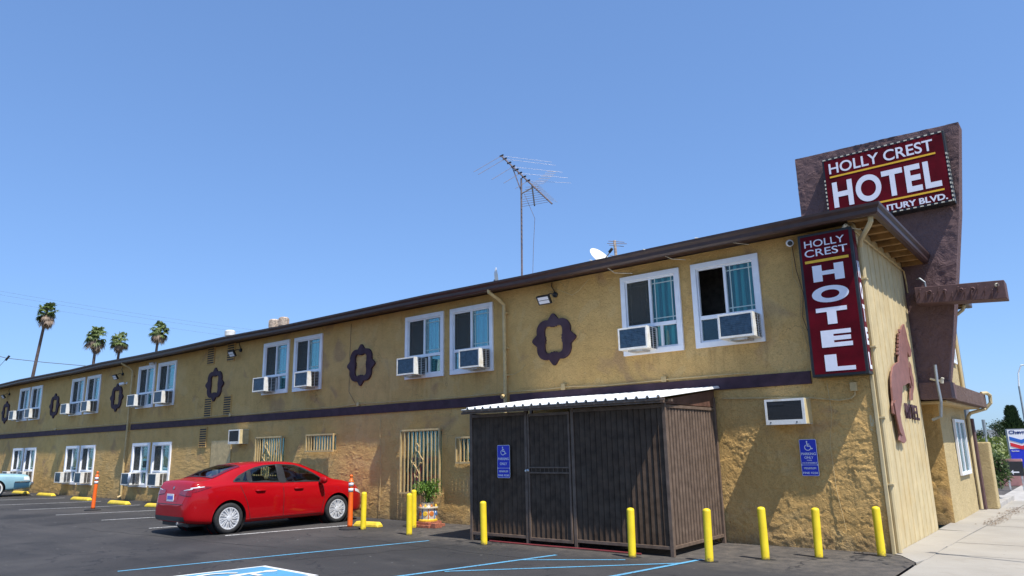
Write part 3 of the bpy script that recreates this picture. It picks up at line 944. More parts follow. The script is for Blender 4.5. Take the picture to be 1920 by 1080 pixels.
# through-wall units
def wall_ac(x, z, w, h, d, label):
    r = empty('air_conditioner', (x, 0, z), 0, label, 'air conditioner', 'through wall air conditioners of the ground floor')
    c = MB()
    c.box(0, .035, -d, .03, 0, h); c.box(w-.045, w, -d, .03, 0, h); c.box(.035, w-.045, -d, .03, h-.035, h); c.box(.035, w-.045, -d, .03, 0, .075)
    c.m = 1; c.box(w, w+.004, -d+.02, .03, .006, h-.006); c.box(w+.004, w+.006, -d+.09, -d+.10, .01, h-.01)
    c.build('casing', [M['white_dirty'], M['almond']], r, bevel=.003)
    k = MB(); k.box(.035, w-.045, -d+.015, -d+.03, .075, h-.035)
    for j in range(13):
        zz = .085+j*(h-.13)/12; k.box(.035, w-.045, -d+.006, -d+.012, zz-.002, zz+.002)
    k.build('coil', M['coil_dark'], r)
    k = MB(); k.box(.05, .05+w*.4, -d+.001, -d+.006, h-.10, h-.055)
    k.build('name_plate', M['black'], r)
    k = MB()
    for xx in (.08, w-.14): k.lathe([(.012, 0), (.012, -.006), (.0001, -.007)], (xx, -d, .035), 'y', 10)
    k.build('drain_plug', M['black'], r)
wall_ac(-1.60, 1.935, .64, .41, .35, 'white boxy through wall air conditioner with almond side above the blue parking sign on stucco')
wall_ac(-18.31, 1.93, .62, .43, .32, 'white and almond wall air conditioner above the roof of the red car')

# quatrefoil ornaments ------------------------------------------------
def ornament_outline(sc_, inner=False):
    pts = []
    a, b = (.46, .45) if not inner else (.235, .285)
    r_ = .20 if not inner else .09
    # rounded square with pointed tabs mid-side (outer) or small notches (inner)
    def corner(cx, cy, r, a0):
        return [(cx+r*math.cos(R(a0+t)), cy+r*math.sin(R(a0+t))) for t in range(0, 91, 15)]
    if not inner:
        tabx = [(0, -.13), (.025, -.115), (.055, -.085), (.095, -.06), (.145, 0), (.095, .06), (.055, .085), (.025, .115), (0, .13)]
        tb = [(-b_, a_) for a_, b_ in tabx]
        A, Bv = .435, .425
        pts += [(A+dx, dy) for dx, dy in tabx]
        pts += corner(A-.23, Bv-.23, .235, 0)
        pts += [(dx, Bv+dy) for dx, dy in tb[::-1]] if tb[0][0] < 0 else [(dx, Bv+dy) for dx, dy in tb]
        pts += corner(-A+.23, Bv-.23, .235, 90)
        pts += [(-A-dx, -dy) for dx, dy in tabx]
        pts += corner(-A+.23, -Bv+.23, .235, 180)
        pts += [(-dx, -Bv-dy) for dx, dy in (tb[::-1] if tb[0][0] < 0 else tb)]
        pts += corner(A-.23, -Bv+.23, .235, 270)
    else:
        A, Bv = .235, .290
        nx_ = [(0, -.09), (-.028, -.06), (-.004, -.03), (-.040, 0), (-.004, .03), (-.028, .06), (0, .09)]
        pts += [(A+dx, dy) for dx, dy in nx_]
        pts += corner(A-.09, Bv-.09, .09, 0)
        pts += [(-dy if False else -dy, Bv+dx) for dx, dy in nx_]
        pts += corner(-A+.09, Bv-.09, .09, 90)
        pts += [(-A-dx, -dy) for dx, dy in nx_]
        pts += corner(-A+.09, -Bv+.09, .09, 180)
        pts += [(dy, -Bv-dx) for dx, dy in nx_]
        pts += corner(A-.09, -Bv+.09, .09, 270)
    return [(p[0]*sc_, p[1]*sc_) for p in pts]
def ring_mesh(outer, inner, y0, y1):
    """bridge two closed outlines by angle"""
    bm = bmesh.new()
    def loop(pts, y): return [bm.verts.new((p[0], y, p[1])) for p in pts]
    k = 96
    def resample(pts):
        out = []
        n = len(pts)
        ang = [math.atan2(p[1], p[0]) for p in pts]
        for i in range(k):
            t = -math.pi+2*math.pi*(i+.5)/k
            d = Vector((math.cos(t), math.sin(t)))
            best = None
            for j in range(n):
                p, q = Vector(pts[j]), Vector(pts[(j+1) % n])
                e = q-p; den = d.x*e.y-d.y*e.x
                if abs(den) < 1e-9: continue
                u = (p.x*e.y-p.y*e.x)/den; s = (p.x*d.y-p.y*d.x)/den
                if u > 0 and -1e-6 <= s <= 1+1e-6: best = u if best is None else max(best, u)
            out.append((d.x*best, d.y*best))
        return out
    O, I = resample(outer), resample(inner)
    of, inf, ob, ib = loop(O, y0), loop(I, y0), loop(O, y1), loop(I, y1)
    for i in range(k):
        j = (i+1) % k
        bm.faces.new((of[i], of[j], inf[j], inf[i]))
        bm.faces.new((ob[i], of[i], of[j], ob[j])[::-1])
        bm.faces.new((inf[i], inf[j], ib[j], ib[i])[::-1])
    bmesh.ops.recalc_face_normals(bm, faces=bm.faces)
    me = bpy.data.meshes.new('ornament'); bm.to_mesh(me); bm.free()
    return me
om = ring_mesh(ornament_outline(1.0), ornament_outline(1.0, True), -.055, .01)
om.materials.append(M['band'])
for k, x in enumerate((-40.03, -33.65, -27.28, -19.88, -12.40, -6.07)):
    o = bpy.data.objects.new('wall_ornament', om); col.objects.link(o); o.location = (x, 0, 3.885)
    b = o.modifiers.new('bevel', 'BEVEL'); b.width = .008; b.segments = 2
    tag(o, ['plum brown quatrefoil ornament at the far left end of the wall',
            'plum brown quatrefoil ornament between the first and second upper window pairs from the left',
            'plum brown quatrefoil ornament beneath the white camera beside the left downspout',
            'plum brown quatrefoil ornament between the four louvred wall vents',
            'plum brown quatrefoil ornament between the fourth and fifth upper window pairs from the left',
            'largest looking plum brown quatrefoil ornament, under the floodlight right of the middle downspout'][k],
        'wall ornament', 'quatrefoil ornaments on the upper wall')

# louvred vents
for x, z in ((-20.47, 4.61), (-19.22, 4.61), (-20.43, 2.86), (-19.23, 2.86), (-20.61, 1.89)):
    v_ = MB(); v_.box(x, x+.42, -.028, -.024, z, z+.6)
    vb_ = v_.build('wall_vent', M['dark'], B)
    v_ = MB()
    for j in range(9):
        zz = z+j*.6/8-.012
        v_.box(x, x+.42, -.040, -.029, zz-.012, zz+.014)
    v_.box(x-.02, x, -.036, .0, z-.03, z+.63); v_.box(x+.42, x+.44, -.036, .0, z-.03, z+.63)
    v_.build('louvre', M['stucco'], vb_)
# flat blocked-up panel behind the car
mb = MB(); mb.box(-19.80, -18.62, -.035, .02, .0, 2.06)
mb.build('blocked_doorway', M['trim_tan'], B)

# downspouts
def downspout(x, zt, zb, out=-.09):
    mb = MB()
    mb.tube([(x-.13, -.47, zt+.24), (x-.12, -.46, zt+.13), (x-.03, -.20, zt-.02), (x, out, zt-.12), (x, out, zb+.2), (x, out, zb+.08), (x, out-.12, zb+.02)], .042, 8)
    for z in (zt-.3, (zt+zb)/2, zb+.5): mb.box(x-.06, x+.06, out-.01, .02, z-.015, z+.015)
    return mb.build('downspout', M['trim_tan'], B, smooth=False)
downspout(-7.38, 4.92, 2.72)
mb = MB(); mb.tube([(-7.38, -.09, 2.9), (-7.38, -.09, .1)], .042, 8); mb.build('downspout', M['trim_tan'], B)
downspout(-25.93, 4.95, .12)
mb = MB()
mb.tube([(.36, -.34, 5.14), (.35, -.33, 5.03), (.30, -.28, 4.97), (.12, -.08, 4.83), (.075, .03, 4.74), (.07, .04, 4.5), (.07, .04, 1.0), (.07, .04, .02)], .040, 8)
for z in (4.2, 3.1, 2.0, 1.0): mb.box(.0, .12, -.015, .095, z-.012, z+.012)
mb.build('downspout', M['siding'], B)

# conduits and loose cables on the wall
mb = MB()
pts = [(LOTX0+.2+i*.75, -.055, 2.835+.012*math.sin(i*1.1)+(.03 if i % 9 == 4 else 0)) for i in range(int(41.4/.75))]
mb.tube(pts, .011, 6)
mb.build('conduit', M['trim_tan'], B)
for x in (-33.2, -18.8, -12.5, -5.9, -3.6):
    mb = MB(); mb.box(x, x+.10, -.075, 0, 2.80, 2.90 if x != -5.9 else 2.93); mb.build('junction_box', M['trim_tan'], B, bevel=.005)
mb = MB(); mb.tube([(-.25, -.05, 2.42), (-.26, -.05, 2.36), (-.32, -.05, 2.31), (-.5, -.05, 2.29), (-.98, -.05, 2.36), (-2.45, -.05, 2.43)], .012, 6)
mb.build('conduit', M['trim_tan'], B)
mb = MB(); mb.box(-.31, -.21, -.10, 0, 2.42, 2.56); mb.build('junction_box', M['trim_tan'], B, bevel=.006)
cables = [
    ([(-5.1, -.05, 5.05), (-5.35, -.045, 4.85), (-5.55, -.04, 4.76), (-5.75, -.04, 4.86), (-6.2, -.04, 5.06)], 'trim_tan'),
    ([(-3.55, -.56, 5.27), (-3.35, -.5, 5.20), (-3.15, -.2, 5.08), (-2.95, -.03, 5.06)], 'cream'),
    ([(-4.75, -.56, 5.28), (-4.55, -.5, 5.20), (-4.4, -.2, 5.02), (-4.1, -.03, 4.99)], 'cream'),
    ([(-2.5, -.56, 5.28), (-2.3, -.5, 5.24), (-2.0, -.3, 5.16), (-1.7, -.1, 5.1)], 'cream'),
    ([(-.98, -.03, 4.95), (-.95, -.03, 4.5), (-.88, -.03, 4.1), (-.93, -.03, 3.7), (-.84, -.03, 3.3), (-.88, -.03, 2.8)], 'brown'),
    ([(-.99, -.03, 4.95), (-1.02, -.03, 4.4), (-.92, -.03, 4.2), (-.98, -.03, 3.6), (-.90, -.03, 3.2), (-.88, -.03, 2.8)], 'trim_tan'),
    ([(-.66, -.04, 2.58), (-.64, -.04, 2.1), (-.72, -.04, 1.6), (-.70, -.04, .9), (-.62, -.04, .3)], 'trim_tan'),
    ([(-6.85, -.04, 3.42), (-7.0, -.05, 3.28), (-7.2, -.05, 3.22), (-7.33, -.05, 3.24)], 'trim_tan'),
    ([(-11.55, -.04, 2.55), (-11.56, -.04, 2.0), (-11.50, -.04, 1.2), (-11.52, -.04, .2)], 'trim_tan'),
    ([(-12.85, -.04, 5.05), (-12.87, -.04, 4.2), (-12.86, -.04, 3.2), (-12.6, -.04, 2.9)], 'brown'),
    ([(-24.9, -.04, 5.1), (-24.88, -.1, 4.95)], 'black'),
]
for p, mt in cables:
    mb = MB(); mb.tube(p, .008 if mt == 'cream' else .0055, 5); mb.build('cable', M[mt], B)

# security grilles ----------------------------------------------------
def grille(x0, x1, z0, z1, n, label, scroll=False):
    r = empty('window_grille', (x0, 0, z0), 0, label, 'window grille', 'tan security grilles on the ground floor')
    w, h = x1-x0, z1-z0; y = -.13
    f = MB(); f.box(-.02, w+.02, y-.02, y+.02, h-.035, h+.005); f.box(-.02, w+.02, y-.02, y+.02, -.005, .035)
    f.box(-.02, .015, y-.02, y+.02, .035, h-.035); f.box(w-.015, w+.02, y-.02, y+.02, .035, h-.035)
    for xx in (-.01, w): 
        for zz in (.01, h-.02): f.box(xx, xx+.012, y+.02, 0, zz, zz+.012)
    f.build('frame', M['trim_tan'], r)
    for j in range(n):
        xx = w*(j+1)/(n+1)
        b_ = MB(); b_.box(xx-.012, xx+.012, y-.012, y+.012, .035, h-.035); b_.build('bar', M['trim_tan'], r)
    if scroll:
        s_ = MB(); cx0 = w*.45; cz0 = h*.5
        for sg in (-1, 1):
            s_.tube([(cx0, y-.02, cz0+.42), (cx0+sg*.06, y-.02, cz0+.34), (cx0+sg*.03, y-.02, cz0+.24), (cx0+sg*.12, y-.02, cz0+.12), (cx0+sg*.20, y-.02, cz0+.04), (cx0+sg*.17, y-.02, cz0-.04), (cx0+sg*.10, y-.02, cz0-.02)], .012, 6)
            s_.tube([(cx0-sg*.12, y-.025, cz0-.05), (cx0, y-.025, cz0-.16), (cx0+sg*.08, y-.025, cz0-.28), (cx0+sg*.05, y-.025, cz0-.38), (cx0, y-.025, cz0-.34)], .012, 6)
        s_.build('scroll', M['trim_tan'], r)
    # glazing behind
    g_ = MB(); g_.box(.03, w-.03, .03, .034, .03, h-.03); g_.box(w/2-.012, w/2+.012, .02, .028, .03, h-.03)
    gg = g_.build('pane', M['glass'], r)
    c = MB()
    n2 = 18
    vv = [(.03+(w-.06)*i/n2, .12+.02*math.sin(i*1.7), .03) for i in range(n2+1)]+[(.03+(w-.06)*i/n2, .12+.02*math.sin(i*1.7), h-.03) for i in range(n2+1)]
    c.add(vv, [(i, i+1, i+n2+2, i+n2+1) for i in range(n2)])
    c.build('curtain', M['cur_grey'], r)
    return r
grille(*grilles[0], 10, 'tall tan barred window grille rising behind the red car roof', True)
grille(*grilles[1], 9, 'small wide tan barred grille high above the red car bonnet')
grille(*grilles[2], 9, 'tall tan barred grille with iron scrollwork behind the potted plant', True)
grille(*grilles[3], 8, 'short tan barred grille half hidden by the dark metal enclosure')

# ================================================================== PYLON AND STREET SIDE
PY = 3.72
pyl = empty('sign_pylon', (.6, PY, 2.4), 0, 'tall brown stucco sign pylon that widens upward through the roof', 'sign pylon')
def par(o, p):
    o.parent = p; o.matrix_parent_inverse = p.matrix_world.inverted() if False else Matrix.Translation(-Vector(p.location))
    return o
mb = MB()
front = [(-1.84, 2.45), (.50, 2.45), (.52, 2.75), (.72, 3.70), (.89, 4.62), (1.14, 6.08), (1.37, 7.86), (-1.82, 7.96)]
mb.prism(front, 'y', PY+.012, PY+.47)
par(mb.build('body', M['pylon'], None), pyl)
# displaced stucco skin on the front
gx = np.arange(-1.84, 1.40, .03); gzz = np.arange(2.45, 7.97, .03)
GX, GZ = np.meshgrid(gx, gzz)
Hh = relief(GX*.9+30, GZ*.9+10, .022)
xr_ = np.interp(GZ, [2.45, 2.75, 3.70, 4.62, 6.08, 7.86], [.50, .52, .72, .89, 1.14, 1.37])
t_ = (GX+1.84)/(1.40-1.84+1.84) ; t_ = (GX-gx[0])/(gx[-1]-gx[0])
PXX = -1.84+t_*(xr_+1.84)
ztop = np.interp(PXX, [-1.84, 1.37], [7.96, 7.86])
PZ = 2.45+(GZ-2.45)/(gzz[-1]-2.45)*(ztop-2.45)
Vp = np.stack([PXX, PY-Hh+.005, PZ], -1).reshape(-1, 3)
a_, b_ = len(gx), len(gzz)
jj, ii = np.nonzero(np.ones((b_-1, a_-1), bool))
Fp = np.stack([jj*a_+ii, jj*a_+ii+1, (jj+1)*a_+ii+1, (jj+1)*a_+ii], 1)
par(np_mesh('stucco_face', Vp, Fp, M['pylon'], None), pyl)

SY = PY-.30
ps = empty('hotel_sign', (0, SY, 6.2), 0, 'wine red rooftop sign board lettered HOLLY CREST HOTEL with dashed cream edging', 'sign')
sx0, sx1, sz0, sz1 = -1.20, 1.13, 6.17, 7.66
mb = MB(); mb.box(sx0, sx1, SY, PY-.03, sz0, sz1)
par(mb.build('cabinet', M['black'], None, bevel=.01), ps)
mb = MB(); mb.box(sx0+.04, sx1-.04, SY-.006, SY-.001, sz0+.05, sz1-.05)
par(mb.build('face', M['sign_red'], None), ps)
mb = MB()
n = 19
for k in range(n):
    a = sx0+(sx1-sx0)*(k+.15)/n; b = sx0+(sx1-sx0)*(k+.62)/n
    mb.box(a, b, SY-.014, SY-.0015, sz1-.035, sz1-.012); mb.box(a, b, SY-.014, SY-.0015, sz0+.012, sz0+.035)
for k in range(12):
    a = sz0+(sz1-sz0)*(k+.15)/17; b = sz0+(sz1-sz0)*(k+.62)/17
    mb.box(sx0+.008, sx0+.03, SY-.014, SY-.0015, a, b); mb.box(sx1-.03, sx1-.008, SY-.014, SY-.0015, a, b)
    mb.box(sx1-.002, sx1+.006, SY+.03, SY+.05, a, b)
o = tag(par(mb.build('edge_dashes', M['cream'], None), ps), kind='stuff')
O = Vector((0, 0, 0))
def stext(s, x0, x1, z0, z1, bold, mat='sign_letter', sp=1.0):
    t = text(s, 'lettering', (x0+x1)/2, (z0+z1)/2, x1-x0, z1-z0, (0, SY-.006, 0), '-y', M[mat], None, bold, spacing=sp)
    par(t, ps)
Hs = sz1-sz0; Ws = sx1-sx0
def fz(f): return sz1-f*Hs
def fx(f): return sx0+f*Ws
stext('HOLLY CREST', fx(.055), fx(.905), fz(.245), fz(.085), 0.012)
stext('HOTEL', fx(.065), fx(.93), fz(.765), fz(.375), 0.030, sp=1.07)
stext('W. CENTURY BLVD.', fx(.21), fx(.955), fz(.955), fz(.870), .03)
for f0, f1 in ((.055, .915),):
    mb = MB(); mb.box(fx(f0), fx(f1), SY-.012, SY-.006, fz(.305), fz(.28)); par(mb.build('yellow_line', M['sign_yellow'], None), ps)
    mb = MB(); mb.box(fx(.065), fx(.94), SY-.012, SY-.006, fz(.825), fz(.80)); par(mb.build('yellow_line', M['sign_yellow'], None), ps)

# old sign beam with hooks
bm_ = empty('sign_beam', (.25, 3.3, 4.2), 0, 'brown horizontal sign beam with old hooks and bolts jutting from the pylon', 'sign beam')
mb = MB()
mb.add([(.24, 3.28, 4.24), (1.70, 3.28, 4.14), (1.70, PY-.02, 4.14), (.24, PY-.02, 4.24), (.24, 3.28, 4.56), (1.70, 3.28, 4.48), (1.70, PY-.02, 4.48), (.24, PY-.02, 4.56)],
       [(0, 3, 2, 1), (4, 5, 6, 7), (0, 1, 5, 4), (1, 2, 6, 5), (2, 3, 7, 6), (3, 0, 4, 7)])
par(mb.build('beam', M['beam'], None, bevel=.01), bm_)
for k in range(13):
    xx = .32+k*.105; zt = 4.50-(k % 3)*.05-.0685*(xx-.24)
    mb = MB(); mb.tube([(xx, 3.27, zt-.14), (xx+.015, 3.22, zt-.06), (xx+.02, 3.21, zt), (xx+.03, 3.27, zt+.01)], .010 if k % 4 else .014, 6)
    par(mb.build('hook', M['beam'], None), bm_)
for xx in (.5, .75, 1.02, 1.2, 1.58):
    mb = MB(); mb.lathe([(.030, 0), (.036, -.02), (.022, -.035), (.018, -.02)], (xx, 3.275, 4.45-.0685*(xx-.24)+(.04 if xx == 1.58 else 0)), 'y', 12)
    par(mb.build('insulator', M['beam'] if xx != 1.58 else M['cream'], None), bm_)
mb = MB(); mb.tube([(.42, 3.40, 4.53), (.42, 3.40, 4.66), (.34, 3.42, 4.75), (.28, 3.5, 4.76)], .018, 8); par(mb.build('bent_pipe', M['steel_grey'], None), bm_)

# canopy over the entrance
cn = empty('entrance_canopy', (.3, 4.5, 2.4), 0, 'thick brown stucco canopy slab over the street entrance recess', 'canopy')
mb = MB(); mb.box(-.6, .55, 4.22, 8.9, 2.40, 2.72)
par(mb.build('slab', M['canopy'], None, bevel=.01), cn)
mb = MB(); mb.box(.02, .56, PY-.10, 4.21, 2.42, 2.74)
par(mb.build('slab', M['pylon'], None, bevel=.01), cn)
mb = MB(); mb.box(-.5, .40, 4.0, 8.8, 2.37, 2.398)
par(mb.build('soffit', M['trim_tan'], None), cn)
mb = MB(); mb.tube([(.38, 3.45, 3.05), (.38, 3.40, 2.7), (.40, 3.38, 2.35), (.36, 3.40, 2.08), (.20, 3.50, 2.02)], .026, 8)
par(mb.build('drain_pipe', M['steel_grey'], None), cn)
mb = MB(); mb.tube([(.25, 3.56, 2.80), (.36, 3.52, 2.76), (.44, 3.5, 2.74)], .022, 6); mb.tube([(.44, 3.5, 2.70), (.45, 3.49, 2.76), (.47, 3.48, 2.80)], .03, 8)
par(mb.build('flood_bracket', M['cream'], None), cn)
mb = MB(); mb.tube([(.50, 8.6, 2.74), (.60, 8.75, 2.75), (.64, 8.95, 2.70), (.63, 8.97, 2.52), (.5, 8.97, 2.38), (.20, 8.7, 2.28), (.155, 8.55, 2.18), (.15, 8.52, 1.0), (.15, 8.52, .03)], .042, 8)
par(mb.build('downspout', M['siding'], None), cn)

# wing wall beyond the recess
wg = empty('street_wing', (0, 6.5, 0), 0, 'pale tan stucco street wing with one ground floor window beyond the entrance recess', 'building')
yw = breaks(4.95, 8.45, lambda y: .04, [6.40, 7.72]); zw = breaks(-.03, 2.40, lambda z: .04, [.92, 2.06])
YY, ZZ = np.meshgrid(yw, zw)
XX = .10+relief(YY+70, ZZ+20, .010)*np.clip((YY-4.95)/.08, 0, 1)
k1, k2 = len(yw), len(zw)
kp = np.ones((k2-1, k1-1), bool)
cy1 = (yw[:-1]+yw[1:])/2; cz1 = (zw[:-1]+zw[1:])/2
C1, C2 = np.meshgrid(cy1, cz1)
kp &= ~((C1 > 6.40) & (C1 < 7.72) & (C2 > .92) & (C2 < 2.06))
jj, ii = np.nonzero(kp)
par(np_mesh('wall', np.stack([XX, YY, ZZ], -1).reshape(-1, 3), np.stack([jj*k1+ii, jj*k1+ii+1, (jj+1)*k1+ii+1, (jj+1)*k1+ii], 1), M['stucco_side'], None), wg)
xw = np.arange(-2.2, .1001, .03); XX, ZZ = np.meshgrid(np.append(xw, .10), zw)
YY = 4.95-relief(XX+15, ZZ+50, .022)*np.clip((.10-XX)/.06, 0, 1)
k1 = XX.shape[1]; jj, ii = np.nonzero(np.ones((k2-1, k1-1), bool))
par(np_mesh('wall', np.stack([XX, YY, ZZ], -1).reshape(-1, 3), np.stack([jj*k1+ii, jj*k1+ii+1, (jj+1)*k1+ii+1, (jj+1)*k1+ii], 1), M['stucco'], None), wg)
mb = MB(); mb.box(-2.3, .098, 8.35, 8.449, 0, 2.4); mb.box(-2.4, -2.2, 3.7, 8.4, 0, 2.4); mb.box(-2.2, -.3, 5.4, 5.45, 0, 2.4)
par(mb.build('wall', M['stucco_side'], None), wg)
# upper storey of the wing
mb = MB(); mb.box(-3.2, .10, 4.25, 8.62, 2.73, 4.98)
par(mb.build('upper_wall', M['stucco_side'], None), wg)
mb = MB(); mb.box(-3.4, .42, 4.15, 9.1, 5.0, 5.06)
rf = par(mb.build('roof', M['roofing'], None), wg)
mb = MB(); mb.box(.42, .55, 4.2, 9.2, 4.94, 5.09); mb.box(-3.4, .42, 9.1, 9.2, 4.94, 5.09)
par(mb.build('gutter', M['brown'], None, bevel=.02), wg)
for k in range(9):
    mb = MB(); mb.box(.102, .41, 4.6+k*.5, 4.66+k*.5, 4.92, 4.999)
    par(mb.build('rafter', M['wood'], None), wg)
mb = MB(); mb.tube([(.45, 8.55, 4.93), (.40, 8.55, 4.82), (.18, 8.55, 4.66), (.15, 8.55, 4.5), (.15, 8.55, 2.75)], .042, 8)
par(mb.build('downspout', M['siding'], None), wg)
def side_window(X, ya, yb_, za, zb_, glassy=True):
    f = MB(); T = .07
    f.box(X, X+.05, ya, yb_, zb_-T, zb_); f.box(X, X+.05, ya, yb_, za, za+T); f.box(X, X+.05, ya, ya+T, za+T, zb_-T); f.box(X, X+.05, yb_-T, yb_, za+T, zb_-T)
    mc = (ya+yb_)/2
    f.box(X, X+.035, mc-.03, mc+.03, za+T, zb_-T)
    w = par(f.build('window', M['white'], None, bevel=.004), wg)
    p = MB(); p.box(X+.005, X+.010, ya+T, yb_-T, za+T, zb_-T); q = p.build('pane', M['glass'], w)
    q.matrix_parent_inverse = Matrix()
    q.location = (0, 0, 0)
    p = MB(); p.box(X-.10, X-.06, ya+T*.5, yb_-T*.5, za+T*.5, zb_-T*.5); q = p.build('curtain', M['cur_grey'], w)
side_window(.118, 6.36, 7.76, .88, 2.10)
side_window(.105, 7.60, 8.25, 3.45, 4.42)

# horse silhouette and HOTEL letters on the siding
horse = [(2.54,3.74),(2.70,3.79),(2.81,3.62),(2.84,3.51),(2.95,3.39),(3.03,3.31),(2.94,3.20),(2.80,3.17),(2.66,3.26),(2.58,3.17),(2.62,3.05),(2.58,2.95),(2.76,2.98),(2.82,2.88),(2.88,2.77),(2.81,2.60),(2.62,2.47),(2.54,2.36),(2.36,2.35),(2.42,2.48),(2.54,2.58),(2.51,2.66),(2.32,2.66),(2.02,2.60),(1.83,2.58),(1.69,2.44),(1.59,2.31),(1.42,2.18),(1.31,2.08),(1.33,1.91),(1.42,1.79),(1.52,1.64),(1.32,1.60),(1.14,1.62),(1.0,1.65),(1.07,1.75),(1.05,1.90),(.98,2.05),(.80,2.08),(.82,2.21),(.90,2.29),(.94,2.51),(1.04,2.71),(1.23,2.87),(1.54,2.96),(1.78,3.0),(1.93,3.22),(2.11,3.50),(2.21,3.55),(2.37,3.65)]
ho = empty('horse_silhouette', (.06, 1.9, 2.6), 0, 'dusty red cut-out of a rearing horse mounted on the pale siding', 'wall sculpture')
mb = MB(); mb.prism([(p[0]+.25*0, p[1]) for p in horse], 'x', .055, .085)
par(mb.build('body', M['horse'], None, bevel=.004), ho)
for k in range(7):
    t = k/6; y = 1.93+t*.42; z = 3.16+t*.45
    mb = MB(); mb.add([(.056, y-.17, z+.02), (.056, y+.01, z+.03), (.056, y+.0, z-.02), (.056, y-.18, z-.03), (.084, y-.17, z+.02), (.084, y+.01, z+.03), (.084, y+.0, z-.02), (.084, y-.18, z-.03)],
                      [(0, 1, 2, 3)[::-1], (4, 5, 6, 7), (0, 1, 5, 4), (1, 2, 6, 5), (2, 3, 7, 6), (3, 0, 4, 7)])
    par(mb.build('mane_tooth', M['horse'], None), ho)
mb = MB(); mb.prism([(.86, 2.25), (1.02, 2.3), (1.12, 2.0), (1.16, 1.72), (1.02, 1.78), (.92, 2.0)], 'x', .088, .105); mb.prism([(2.62, 3.08), (2.74, 3.02), (2.72, 2.72), (2.60, 2.62), (2.54, 2.8)], 'x', .088, .10)
par(mb.build('overlay', M['horse'], None, bevel=.003), ho)
mb = MB()
for y, z in ((1.4, 2.5), (2.2, 2.9), (1.2, 1.9), (2.5, 3.4)): mb.tube([(.01, y, z), (.055, y, z)], .012, 6)
par(mb.build('standoff', M['galv'], None), ho)
hl = empty('hotel_letters', (.05, 2.6, 2.15), 0, 'small raised plum metal letters spelling HOTEL beside the horse cut-out', 'lettering')
ly = np.linspace(1.98, 3.22, 6)
for k, ch in enumerate('HOTEL'):
    w = (ly[k+1]-ly[k])
    me = text_mesh(ch, w*.66, .27, .02, .02); me.materials.append(M['band'])
    o = bpy.data.objects.new('letter', me); col.objects.link(o)
    o.location = (.022, (ly[k]+ly[k+1])/2, 2.16-k*.004); o.rotation_euler = (R(90), 0, R(90))
    par(o, hl)

# vertical corner sign -------------------------------------------------
vsn = empty('vertical_hotel_sign', (-.37, -.15, 2.66), 0, 'tall wine red vertical sign lettered HOLLY CREST HOTEL at the building corner', 'sign')
vx0, vx1, vz0, vz1 = -.80, .045, 2.655, 5.02
mb = MB(); mb.box(vx0, vx1, -.30, -.04, vz0, vz1)
par(mb.build('cabinet', M['black'], None, bevel=.008), vsn)
mb = MB(); mb.box(vx0+.045, vx1-.045, -.308, -.301, vz0+.045, vz1-.045); mb.box(vx1+.001, vx1+.006, -.255, -.085, vz0+.05, vz1-.05)
par(mb.build('face', M['sign_red'], None), vsn)
Wv = vx1-vx0; Hv = vz1-vz0
def vt(s, f0, f1, g0, g1, bold, mat='sign_letter', name='lettering'):
    a, b = vx0+f0*Wv, vx0+f1*Wv; z1_, z0_ = vz1-g0*Hv, vz1-g1*Hv
    par(text(s, name, (a+b)/2, (z0_+z1_)/2, b-a, z1_-z0_, (0, -.308, 0), '-y', M[mat], None, bold), vsn)
vt('HOLLY', .12, .86, .050, .100, .004); vt('CREST', .11, .90, .116, .168, .004)
mb = MB(); mb.box(vx0+.10*Wv, vx0+.90*Wv, -.314, -.308, vz1-.212*Hv, vz1-.194*Hv); par(mb.build('yellow_line', M['sign_yellow'], None), vsn)
rows = [('H', .22, .79, .235, .350), ('O', .16, .83, .385, .500), ('T', .20, .76, .535, .650), ('E', .24, .79, .690, .805), ('L', .26, .79, .855, .965)]
for s, a, b, c_, d in rows:
    vt(s, a, b, c_, d, .055, name='letter')
    me = text_mesh(s, .12, (d-c_)*Hv, .004, .05); me.materials.append(M['sign_letter'])
    o = bpy.data.objects.new('letter', me); col.objects.link(o); o.location = (vx1+.006, -.17, vz1-(c_+d)/2*Hv); o.rotation_euler = (R(90), 0, R(90))
    par(o, vsn)
mb = MB()
for z in (2.9, 4.75): mb.tube([(-.5, -.05, z), (-.5, .0, z)], .03, 8); mb.tube([(-.1, -.05, z), (-.1, .0, z)], .03, 8)
par(mb.build('bracket', M['black'], None), vsn)
# little spot on top
mb = MB(); mb.tube([(-.08, -.25, 5.02), (-.02, -.3, 5.06)], .03, 8); mb.tube([(-.02, -.3, 5.06), (.06, -.2, 5.0), (.10, .1, 5.05)], .008, 5)
par(mb.build('spot_lamp', M['cream'], None), vsn)

